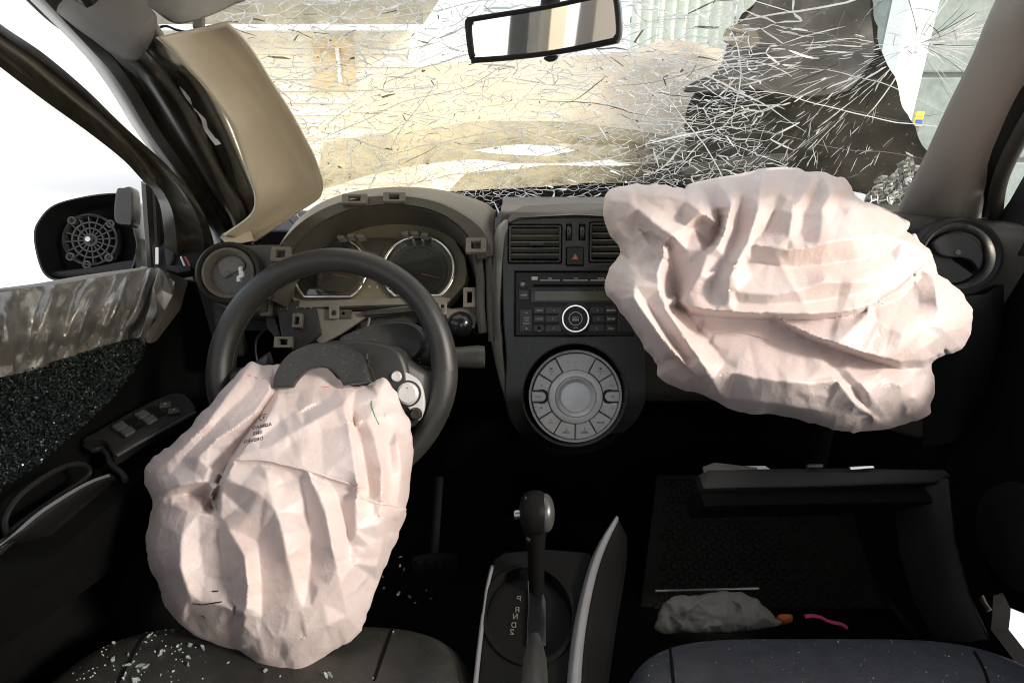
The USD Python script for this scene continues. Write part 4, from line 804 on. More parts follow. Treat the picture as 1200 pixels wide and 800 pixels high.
for k, (u, v, r, vb) in enumerate(((388, 318, 42, 349), (491, 317, 41.5, 348))):
    g = []
    c_ = CF.p(u, v); rr = abs(CF.p(u + r, v)[0] - c_[0]); yb = CF.p(u, vb)[1] - c_[1]; a0 = math.asin(max(-1, yb / rr))
    arc = [c_ + rr * np.array([math.cos(a), math.sin(a)]) for a in np.linspace(a0, math.pi - a0, 48)]
    loop = arc + [arc[-1] * (1 - t) + arc[0] * t for t in np.linspace(0, 1, 14)[1:-1]]
    P3 = CF.w(np.array(loop), .006); P3 = np.vstack([P3, P3[:1]])
    gp = ic.part("gauge_ring", tube(P3, .0036, 10, cap=False), "chrome", smooth=True)
    ic.part("gauge_wall", loft([CF.w(np.array(loop), .004), CF.w(c_ + (np.array(loop) - c_) * .80, -.010)], cap=False), "hood_plastic", smooth=40, under=gp)
    ic.part("dial_face", CF.mesh(slab(poly(c_ + (np.array(loop) - c_) * .82), .002, 0, .0005)), "dark_plastic", smooth=False, under=gp)
    ic.part("step_ring", CF.mesh(slab(poly(c_ + (np.array(loop) - c_) * .80).difference(poly(c_ + (np.array(loop) - c_) * .68)), .0030, .0008, .0012)), "hood_plastic", under=gp)
    n_ = poly([(0, -.0008), (.034, -.0003), (.034, .0003), (0, .0008)]); n_ = affinity.rotate(n_, -14 if k else -10, origin=(0, 0)); n_ = affinity.translate(n_, c_[0] + .006, c_[1] - .008)
    ic.part("needle", CF.mesh(slab(n_, .001, 0, .0045)), "orange_mark", smooth=False, under=gp)
    for j in range(22):
        a = a0 + (math.pi - 2 * a0) * j / 21; q = c_ + rr * .62 * np.array([math.cos(a), math.sin(a)]); ic.part("tick", CF.mesh(affinity and slab(affinity.translate(affinity.rotate(sg.box(-.002, -.0003, .002, .0003), math.degrees(a), origin=(0, 0)), q[0], q[1]), .0004, 0, .0026)), "bracket_plastic", smooth=False, under=gp)
    ic.part("lens", CF.mesh(slab(poly(c_ + (np.array(loop) - c_) * .97), .0008, 0, .0052)), "clear_glass", smooth=False, under=gp)
    for s_ in (-1, 1) if k else (1, 1):
        q = CF.w(c_ + np.array([s_ * rr * .93, -rr * .42]), .008)[0]; ic.part("reset_knob", Fr(q, CF.ez).mesh(lathe([(.0001, .006), (.003, .0055), (.0036, 0)], 14)), "bracket_plastic", smooth=40); break
for (u, v, s) in ((433, 336, "o"), (442, 336, "E")): text_on(ic, None, CF, s, u, v, 3, "lettering", .0005)

# ================================================================== STEERING COLUMN AND WHEEL
CO = Thing("steering_column", "grey steering column shroud with stalk switches behind the wheel", "steering column", PD(470, 420, .95))
sh = smooth_closed([(402, 404), (415, 394), (440, 385), (468, 381), (490, 383), (502, 392), (506, 405), (500, 420), (484, 432), (450, 440), (415, 432)], 4)
SF = VF(455, 405, .90, 10)
pr = SF.ps(sh); cpr = pr.mean(0)
CO.part("shroud", loft([SF.w(cpr + (pr - cpr) * k, z) for k, z in ((.80, .045), (.92, .040), (.98, .028), (1.0, 0), (1.02, -.06), (1.0, -.14))]), "stack_plastic", smooth=45)
st_ = np.array([PD(u, v, d) for u, v, d in ((480, 420, .92), (500, 419, .91), (530, 419, .905), (560, 418, .90), (568, 418, .90))])
CO.part("stalk", tube(st_, [.012, .012, .016, .0185, .017], 20), "stack_plastic", smooth=40, label="thick grey stalk lever right of the wheel")
K0, K1 = PD(484, 416, .90), PD(509, 418, .86)
kn_ = CO.part("stalk_knob", tube(np.array([K0 * (1 - t) + K1 * t for t in (0, .3, .6, .9, 1)]), [.010, .0145, .0155, .0145, .012], 24), "dark_plastic", smooth=40)
for k in range(9):
    a = k * .42 - 1.6; q = K0 * .35 + K1 * .65; d = nrm(K1 - K0); e1 = nrm(np.cross(d, (0, 0, 1))); e2 = np.cross(d, e1)
    q = q + (e1 * math.sin(a) * -1 + e2 * math.cos(a)) * .0153; CO.part("mark", Fr(q, q - (K0 * .35 + K1 * .65)).mesh(rbox(.004, .0012, .0016, .0004)), "lettering", smooth=False, under=kn_)

WC = VF(390, 434, .825, 4)
sw = Thing("steering_wheel", "black leather steering wheel with torn open hub cover", "steering wheel", WC.w([(0, -.19)])[0])
px = .825 / FPX
a = np.linspace(0, 2 * np.pi, 97)[:-1]; Rw = 131 * px
rimP = WC.w(np.stack([np.cos(a) * Rw, np.sin(a) * Rw], 1)); rim = []
for i, t in enumerate(a):
    er = WC.ex * math.cos(t) + WC.ey * math.sin(t); r = .0178 + .0022 * (math.exp(-((math.sin(t) + .1) / .35) ** 2)) 
    rim.append([rimP[i] + er * r * math.cos(b) * .98 + WC.ez * r * 1.1 * math.sin(b) for b in np.linspace(0, 2 * np.pi, 22)[:-1]])
rim.append(rim[0]); sw.part("rim", grid_mesh(np.array(rim), closed_u=True), "wheel_leather", smooth=True)
for rr in (Rw - .0185,):
    sw.part("seam", tube(np.vstack([q := WC.w(np.stack([np.cos(a) * rr, np.sin(a) * rr], 1), .004), q[:1]]), .0006, 5, cap=False), "dark_plastic")
hubp = smooth_closed([(345, 470), (350, 430), (372, 408), (398, 400), (438, 400), (470, 408), (482, 424), (486, 450), (478, 480), (455, 505), (420, 520), (380, 515), (355, 498)], 5)
HF = WC.lift(-.006); hp2 = HF.ps(hubp); hc = hp2.mean(0)
sw.part("hub", loft([HF.w(hc + (hp2 - hc) * k, z) for k, z in ((.88, .034), (.96, .030), (1, .018), (1.0, -.03), (.8, -.06))]), "wheel_leather", smooth=45)
def spoke(pts_l, pts_r, zs, name="spoke"):
    L_, R_ = smooth_open(pts_l, 6), smooth_open(pts_r, 6); z = np.interp(np.linspace(0, 1, len(L_)), np.linspace(0, 1, len(zs)), zs); rings = []
    for i in range(len(L_)):
        l, r = WC.p(*L_[i]), WC.p(*R_[i]); m_ = (l + r) / 2; h = (r - l) / 2
        rings.append([WC.w(m_ + h * c, z[i] + .014 * s)[0] for c, s in ((-1, 0), (-.92, .8), (-.7, 1.05), (0, 1.15), (.7, 1.05), (.92, .8), (1, 0), (.7, -.8), (-.7, -.8))])
    sw.part(name, loft(rings), "wheel_leather", smooth=50)
spoke([(470, 412), (486, 424), (500, 432), (514, 432), (524, 425)], [(460, 500), (478, 502), (495, 500), (510, 496), (526, 488)], (.010, .004, -.004, -.006, -.006))
spoke([(320, 412), (300, 424), (286, 430), (268, 430), (256, 425)], [(325, 500), (305, 502), (288, 500), (272, 496), (256, 488)], (.010, .004, -.004, -.006, -.006))
spoke([(360, 505), (358, 530), (352, 552), (346, 566)], [(418, 505), (420, 530), (426, 552), (432, 566)], (.0, -.004, -.006, -.006))
# burst hub cover: a half ring flap standing proud
cvo = [(322, 455), (324, 440), (331, 426), (342, 414), (357, 406), (372, 402), (386, 402), (402, 404), (418, 411), (428, 420), (432, 433), (436, 448)]
cvi = [(404, 452), (400, 444), (394, 436), (386, 432), (376, 431), (366, 433), (358, 438), (350, 446), (345, 454)]
KF2 = WC.lift(.062)
sw.part("hub_cover", KF2.mesh(slab(poly(np.vstack([KF2.ps(smooth_open(cvo, 4)), KF2.ps(smooth_open(cvi, 4))])), .009, .003)), "stack_plastic", label="torn half ring of the hub cover")
sw.part("cover_edge", tube(KF2.w(KF2.ps(smooth_open([(431, 414), (430, 420), (433, 424), (431, 428), (436, 434), (440, 446)], 4)), .002), .0016, 6), "dark_plastic")
PF = WC.lift(.020)
pp = smooth_closed([(455, 430), (466, 431), (482, 439), (492, 447), (497, 460), (498, 478), (492, 492), (486, 488), (474, 470), (460, 452)], 5)
sw.part("switch_plate", PF.mesh(slab(poly(PF.ps(pp)), .008, .002, -.002)), "silver_button")
for (u, v, r, mt, h) in ((465, 441, 6.5, "silver_button", .006), (478, 461, 13, "silver_button", .007), (487, 485, 6.5, "dark_plastic", .005)):
    f = PF.lift(.006); f.o = f.w(f.p(u, v))[0]; R_ = r * px
    bb = sw.part("button_ring", f.mesh(lathe([(R_ * 1.15, -.002), (R_ * 1.15, .001), (R_, .001), (R_, -.002)], 32)), "dark_plastic", smooth=40)
    sw.part("button", f.mesh(lathe([(R_ * .95, -.002), (R_ * .95, h * .6), (R_ * .75, h), (R_ * .3, h * .9), (.0001, h * .9)], 32)), mt, smooth=40, under=bb)
    if r > 10: sw.part("dot", f.mesh(lathe([(.0001, h + .0003), (.001, h)], 10).apply_translation([0, R_ * .5, 0])), "dark_lettering", under=bb)
lf = WC.lift(-.002); stk = poly(lf.ps([(485, 500), (497, 496), (502, 503), (500, 520), (493, 528), (485, 523)]))
s1 = sw.part("label", lf.mesh(slab(stk, .001)), "paper_label", smooth=False, label="white service label with green corner")
sw.part("label_band", lf.mesh(slab(poly(lf.ps([(489, 498.5), (497, 496), (500, 501), (494, 504)])), .0004, 0, .0011)), "green_sheet", smooth=False, under=s1)
sw.part("label_mark", lf.mesh(slab(poly(lf.ps([(487, 513), (497, 508), (498, 511), (488, 517)])), .0004, 0, .0011)), "blue_mark", smooth=False, under=s1)
for k in range(3): sw.part("lettering", lf.mesh(slab(poly(lf.ps([(487, 506 + k * 2), (494, 504 + k * 2), (494, 504.8 + k * 2), (487, 506.8 + k * 2)])), .0003, 0, .0011)), "dark_lettering", smooth=False, under=s1)

# ================================================================== AIRBAGS
def polyline_dist(V, L):
    """distance, signed side, and position along a polyline for points V"""
    best = np.full(len(V), 1e9); sgn = np.zeros(len(V)); along = np.zeros(len(V)); tot = 0.; seg = np.linalg.norm(np.diff(L, axis=0), axis=1); S_ = seg.sum()
    for a_, b_, l in zip(L[:-1], L[1:], seg):
        d = (b_ - a_) / max(l, 1e-9); r = V - a_; t = np.clip(r @ d, 0, l); q = r - t[:, None] * d; dd = np.linalg.norm(q, axis=1); k = dd < best
        best[k] = dd[k]; sgn[k] = np.sign(d[0] * r[k, 1] - d[1] * r[k, 0]); along[k] = (tot + t[k]) / S_; tot += l
    return best, sgn, along
from scipy.interpolate import LinearNDInterpolator
def cloth_bag(f, outline, folds, T, L, step, seed, excess, pull, back=.6, z0=0.0, creases=0, crease_dir=0., lines=None):
    """a folded cloth bag: outline in pixels on frame f; lines = crest and valley lines (u, v, height mm); folds = (pixel polyline, height mm, width left px, width right px)"""
    r = np.random.default_rng(seed)
    o_ = smooth_closed(outline, 6); o_ = o_ + (np.stack([meshkit.fbm(np.column_stack([o_ / 11, np.full(len(o_), seed + 20. + q)]), 2, seed + q) for q in (0, 1)], 1) - .5) * (6 if lines else 0); pg = poly(o_); pg = pg if pg.geom_type == "Polygon" else max(pg.geoms, key=lambda g: g.area)
    x0, y0, x1, y1 = pg.bounds; gx, gy = np.meshgrid(np.arange(x0, x1, step), np.arange(y0, y1, step * .866)); gx[1::2] += step / 2
    g = np.column_stack([gx.ravel(), gy.ravel()]) + r.normal(0, step * .10, (gx.size, 2)); g = g[shapely.contains_xy(pg.buffer(-step * .55), g[:, 0], g[:, 1])]
    bd = np.array(pg.segmentize(step).exterior.coords)[:-1]; V = np.vstack([bd, g]); nb = len(bd); tr = Delaunay(V).simplices; c = V[tr].mean(1); tr = tr[shapely.contains_xy(pg, c[:, 0], c[:, 1])]
    dist = shapely.distance(shapely.points(V), pg.exterior); edge = np.clip(dist / 14, 0, 1) ** .7
    h = T * (1 - np.exp(-dist / L))
    if lines:                                                          # crest and valley lines with their own heights: flat cloth facets between crisp creases
        C = [np.column_stack([np.array(pg.segmentize(6).exterior.coords)[:-1], np.zeros(len(pg.segmentize(6).exterior.coords) - 1)])]
        for ln_ in lines:
            q = np.array(ln_, float)
            for p0, p1 in zip(q[:-1], q[1:]): n_ = max(2, int(np.linalg.norm(p1[:2] - p0[:2]) / 4)); C.append(p0 + (p1 - p0) * np.linspace(0, 1, n_)[:, None])
            C.append(q[-1:])
        C = np.vstack(C); C[:, 2] /= 1000; C[:, :2] += r.normal(0, .02, (len(C), 2)); hh = LinearNDInterpolator(C[:, :2], C[:, 2])(V); hh = np.where(np.isnan(hh), 0, hh)
        warp = V + (np.stack([meshkit.fbm(np.column_stack([V / 26, np.full(len(V), seed + q)]), 3, seed + q) for q in (0, 1)], 1) - .5) * 2.5
        hw = LinearNDInterpolator(C[:, :2], C[:, 2])(warp); h = h + np.where(np.isnan(hw), hh, hw)
        for sp_, am_ in ((44, .0036), (18, .0006)):                      # crumple: small flat facets, stronger here, weaker there
            nR = int(pg.area / sp_ ** 2); Rp = np.column_stack([r.uniform(x0 - 20, x1 + 20, nR * 2), r.uniform(y0 - 20, y1 + 20, nR * 2)]); Rp = np.vstack([Rp, [[x0 - 90, y0 - 90], [x1 + 90, y0 - 90], [x0 - 90, y1 + 90], [x1 + 90, y1 + 90]]])
            cr = LinearNDInterpolator(Rp, r.normal(0, 1, len(Rp)))(V); h = h + am_ * np.nan_to_num(cr) * np.clip(dist / 8, 0, 1) * np.clip(2.2 * (meshkit.noise(np.column_stack([V / 55, np.full(len(V), 7.)]), seed + 4) - .25), .15, 1.2)
    for pts, amp, wl, wr in folds:
        pl = smooth_open(pts, 5) if len(pts) > 2 else np.array(pts, float)
        d, s, al = polyline_dist(V, pl); w = np.where(s > 0, wr, wl) * 1.0      # pixel y points down: s > 0 lies right of the way the line runs
        h = h + amp / 1000 * np.exp(-(np.sqrt(d * d + .6) - .77) / w) * edge * (.35 + .65 * np.sin(np.pi * np.clip(al, 0, 1)) ** .6)
    for _ in range(creases):                                          # small straight creases and tucks between the big folds
        c0 = V[r.integers(nb, len(V))]; an = r.uniform(0, math.pi) if r.random() < .5 else r.normal(crease_dir, .5); ln = r.uniform(22, 110); dd = np.array([math.cos(an), math.sin(an)]) * ln / 2; bend = np.array([-dd[1], dd[0]]) * r.normal(0, .07)
        pl = np.array([c0 - dd, c0 + bend, c0 + dd]); near = np.where(np.abs(V - c0).max(1) < ln / 2 + 40)[0]; d, s, al = polyline_dist(V[near], pl); am = r.choice([-1, 1], p=[.4, .6]) * r.uniform(.0012, .0045)
        wl, wr = r.uniform(3, 6), r.uniform(5, 14); w = np.where(s > 0, wr, wl); h[near] += am * np.exp(-(np.sqrt(d * d + .4) - .63) / w) * edge[near] * np.sin(np.pi * np.clip(al, .04, .96)) ** .7
    h = h + (meshkit.fbm(np.column_stack([V / 34, np.full(len(V), seed)]), 3, seed) - .5) * .003 * edge
    xy = f.ps(V); W0 = f.w(xy, z0); vd = CAM - W0; vd /= np.linalg.norm(vd, axis=1, keepdims=True); X0 = W0 + vd * h[:, None]; X = X0.copy()
    E = np.unique(np.sort(np.vstack([tr[:, [0, 1]], tr[:, [1, 2]], tr[:, [2, 0]]]), 1), axis=0); a_, b_ = E.T
    l0 = np.linalg.norm(X[a_] - X[b_], axis=1); dirn = (V[b_] - V[a_]) / np.maximum(np.linalg.norm(V[b_] - V[a_], axis=1, keepdims=True), 1e-9)
    th = meshkit.fbm(np.column_stack([V / 60, np.full(len(V), seed + 5.)]), 2, seed + 3)[a_] * 6.28
    ex = excess * (.3 + 1.7 * np.abs(dirn[:, 0] * np.cos(th) + dirn[:, 1] * np.sin(th)) ** 2) * (.4 + 1.2 * meshkit.noise(np.column_stack([V[a_] / 45, np.full(len(a_), 2.)]), seed + 9)); rest = l0 * (1 + ex)
    deg = np.bincount(np.concatenate([a_, b_]), minlength=len(V)).astype(float)[:, None]; X[nb:] += f.ez * r.normal(0, .0005, (len(V) - nb, 1))
    def lapl(Y):
        lap = np.zeros_like(Y)
        for q in range(3): lap[:, q] = np.bincount(a_, Y[b_, q], len(V)) + np.bincount(b_, Y[a_, q], len(V))
        return lap / deg - Y
    for it in range(28):
        dv = X[b_] - X[a_]; ln = np.maximum(np.linalg.norm(dv, axis=1), 1e-9); co = (dv * ((ln - rest) / ln * .5)[:, None]); acc = np.zeros_like(X)
        for q in range(3): acc[:, q] = np.bincount(a_, co[:, q], len(V)) - np.bincount(b_, co[:, q], len(V))
        X = X + acc / deg * 1.9; X = X + lapl(X) * .02; X = X + (X0 - X) * pull; X[:nb] = X0[:nb]
    Y = X + lapl(X) * .22; Y[:nb] = X[:nb]; X = Y
    W1 = X; W2 = W0[nb:] - vd[nb:] * (back * T * (1 - np.exp(-dist[nb:] / (L * 1.2))))[:, None]; idx = np.concatenate([np.arange(nb), len(V) + np.arange(len(V) - nb)])
    ar = np.cross(W1[tr[:, 1]] - W1[tr[:, 0]], W1[tr[:, 2]] - W1[tr[:, 0]]); ar = np.einsum('ij,ij->i', ar, vd[tr[:, 0]]); tr[ar < 0] = tr[ar < 0][:, ::-1]
    m = trimesh.Trimesh(np.vstack([W1, W2]), np.vstack([tr, idx[tr[:, ::-1]]]), process=False)
    return m, (V, X, f)
def zoomed(pts, ox, oy, s): return [(ox + x / s, oy + y / s) for x, y in pts]
def at_cloth(info, u, v, lift=.0015):
    V, X, f = info; d = np.hypot(V[:, 0] - u, V[:, 1] - v); k = np.argsort(d)[:4]; w = 1 / (d[k] + .3); q = (X[k] * w[:, None]).sum(0) / w.sum(); return q + nrm(CAM - q) * lift

d = lambda pts: zoomed(pts, 160, 410, 2.05)
DBF = VF(325, 600, .715, 0)
DBF.ez = nrm(DBF.ez); DBF = Fr(PD(330, 600, .72), nrm(-FW + UP * .42), UP)
d_out = d([(265, 32), (300, 37), (350, 34), (400, 46), (445, 40), (480, 62), (505, 86), (555, 82), (603, 70), (640, 140), (660, 185), (663, 245), (655, 350), (640, 420), (600, 510), (560, 620), (525, 690), (460, 730), (385, 780), (300, 755), (240, 722), (140, 685), (75, 625), (50, 560), (22, 490), (25, 425), (38, 362), (20, 320), (30, 265), (70, 240), (130, 180), (210, 90)])
z3 = lambda L, ox, oy, sc: [[(ox + x / sc, oy + y / sc, h) for x, y, h in q] for q in L]
d_lines = z3([
    [(230, 262, 95), (300, 262, 106), (400, 285, 110), (470, 305, 106), (525, 326, 100), (545, 356, 90), (600, 370, 78), (648, 382, 40)],
    [(232, 275, 90), (300, 276, 100), (400, 299, 103), (470, 320, 99), (520, 340, 94)],
    [(340, 96, 8), (440, 93, 12), (500, 90, 10), (603, 76, 6)], [(500, 128, 60), (420, 172, 80), (330, 225, 98), (240, 258, 100)], [(360, 125, 32), (400, 150, 44), (460, 120, 36)], [(300, 210, 74), (350, 170, 58), (420, 130, 44)],
    [(500, 128, 62), (512, 190, 86), (522, 250, 98), (530, 330, 114), (528, 380, 106), (525, 440, 96)], [(516, 140, 40), (540, 230, 66), (552, 300, 74), (556, 352, 80)],
    [(575, 215, 74), (590, 290, 86), (588, 350, 88), (580, 420, 82)], [(606, 230, 52), (612, 300, 62), (606, 366, 66)], [(628, 220, 52), (636, 300, 58), (630, 370, 48)], [(445, 195, 76), (500, 178, 74), (560, 163, 60), (636, 150, 16)], [(580, 110, 22), (600, 180, 40), (640, 200, 20)],
    [(330, 99, 4), (300, 150, 22), (262, 205, 30), (228, 258, 36), (195, 320, 38), (180, 375, 28)],
    [(338, 112, 30), (306, 178, 70), (240, 257, 98), (205, 315, 100), (176, 345, 92), (190, 385, 84), (215, 420, 94)],
    [(265, 45, 8), (215, 110, 34), (170, 175, 50), (130, 215, 54), (90, 250, 46), (50, 290, 28)], [(322, 100, 26), (285, 150, 54), (240, 185, 68), (190, 215, 76), (150, 255, 72), (204, 300, 62)], [(280, 90, 12), (210, 160, 34), (140, 235, 42), (100, 275, 40)],
    [(150, 255, 72), (175, 282, 74), (206, 302, 60)], [(36, 300, 16), (90, 300, 46), (140, 295, 62)],
    [(40, 372, 16), (75, 338, 54), (105, 325, 76), (150, 316, 84), (195, 320, 72)], [(84, 350, 44), (110, 346, 44), (140, 345, 36), (172, 345, 30), (186, 380, 22)], [(42, 384, 20), (95, 374, 58), (120, 383, 68), (150, 392, 74), (185, 399, 78), (215, 420, 92)], [(100, 362, 46), (122, 368, 50)],
    [(60, 420, 44), (110, 440, 76), (104, 520, 78), (130, 600, 68)], [(150, 460, 66), (165, 540, 64)], [(40, 480, 26), (64, 540, 34), (95, 610, 34)], [(215, 420, 94), (258, 495, 110), (268, 560, 108), (265, 620, 96), (250, 708, 30)], [(200, 470, 74), (228, 540, 74), (238, 610, 66), (232, 680, 34)],
    [(290, 460, 94), (300, 550, 88), (300, 640, 72)], [(310, 290, 108), (330, 370, 114), (350, 440, 118), (360, 490, 112), (377, 562, 98)], [(395, 310, 98), (412, 400, 92), (420, 480, 90), (415, 560, 84)], [(412, 292, 112), (455, 390, 118), (470, 470, 114), (492, 560, 90)], [(480, 340, 96), (505, 430, 86), (512, 500, 76)],
    [(440, 572, 92), (490, 553, 92), (540, 500, 70)], [(372, 735, 38), (400, 690, 64), (460, 660, 66), (510, 640, 50)], [(250, 710, 34), (330, 690, 66), (400, 688, 60)], [(180, 665, 30), (230, 690, 26)], [(135, 602, 64), (200, 612, 74), (262, 632, 92)], [(330, 600, 84), (370, 625, 86), (450, 610, 82)], [(560, 470, 72), (595, 440, 56), (580, 520, 40)], [(550, 400, 92), (600, 400, 72), (630, 400, 40)], [(300, 740, 20), (380, 755, 22), (450, 715, 26)]], 160, 410, 2.05)
mesh_, dinfo = cloth_bag(DBF, d_out, [], .012, 6, 2.2, 21, .010, .30, creases=30, crease_dir=1.4, lines=d_lines)
db = Thing("driver_airbag", "deflated pale pink airbag hanging creased from the steering wheel", "airbag", mesh_.bounds.mean(0) * [1, 1, 0] + [0, 0, mesh_.bounds[0, 2]])
db.part("cushion", mesh_, "airbag_cloth", smooth=34)
def stitch(T, info, pts, mat, r=.0009, name="seam", smooth_=6, lift=.0006, dash_=None):
    P = smooth_open(pts, smooth_); Q = np.array([at_cloth(info, u, v, lift) for u, v in P])
    if dash_ is None: T.part(name, tube(Q, r, 6), mat); return
    T.part(name, cat([tube(Q[i:i + 3], r, 5) for i in range(0, len(Q) - 3, dash_)]), mat)
stitch(db, dinfo, d([(232, 264), (300, 264), (400, 286), (470, 308), (525, 328), (548, 358), (648, 382)]), "airbag_cloth", .0011)
stitch(db, dinfo, d([(266, 60), (300, 68), (335, 64)]), "red_mark", .00035, "stitching", 8, .0008, 4)
stitch(db, dinfo, d([(445, 88), (500, 92), (560, 86), (600, 78)]), "red_mark", .00035, "stitching", 6, .0008, 4)
stitch(db, dinfo, d([(564, 122), (566, 140), (574, 162), (582, 178)]), "green_mark" if "green_mark" in LOOK else "green_sheet", .0007, "pen_line")
stitch(db, dinfo, d([(135, 608), (165, 610), (205, 604)]), "dark_lettering", .0007, "soot_mark"); stitch(db, dinfo, d([(158, 638), (166, 644)]), "dark_lettering", .0009, "soot_mark"); stitch(db, dinfo, d([(182, 579), (196, 578)]), "dark_lettering", .0008, "soot_mark")
# printed lettering in the fold
for (t, u, v, h) in (("AIRBAG", 307, 499, 2.6), ("SRS", 302, 507, 2.6), ("DRIVER", 297, 515, 2.6)):
    q = at_cloth(dinfo, u, v, .002); n0 = nrm(DBF.ez * .8 + UP * .35 + RT * .0); f = Fr(q, n0, UP)
    m = mirror_text(t, h * .70 / FPX * 1.6, .0003, True); m.apply_transform(trimesh.transformations.rotation_matrix(.25, [0, 0, 1])); db.part("lettering", f.mesh(m), "dark_lettering", smooth=False)
q = at_cloth(dinfo, 309, 489, .002); f = Fr(q, nrm(DBF.ez * .8 + UP * .35), UP); db.part("round_mark", f.mesh(slab(sg.Point(0, 0).buffer(.0052).difference(sg.Point(0, 0).buffer(.0042)).union(sg.box(-.0006, -.002, .0006, .0022)), .0003)), "dark_lettering", smooth=False)

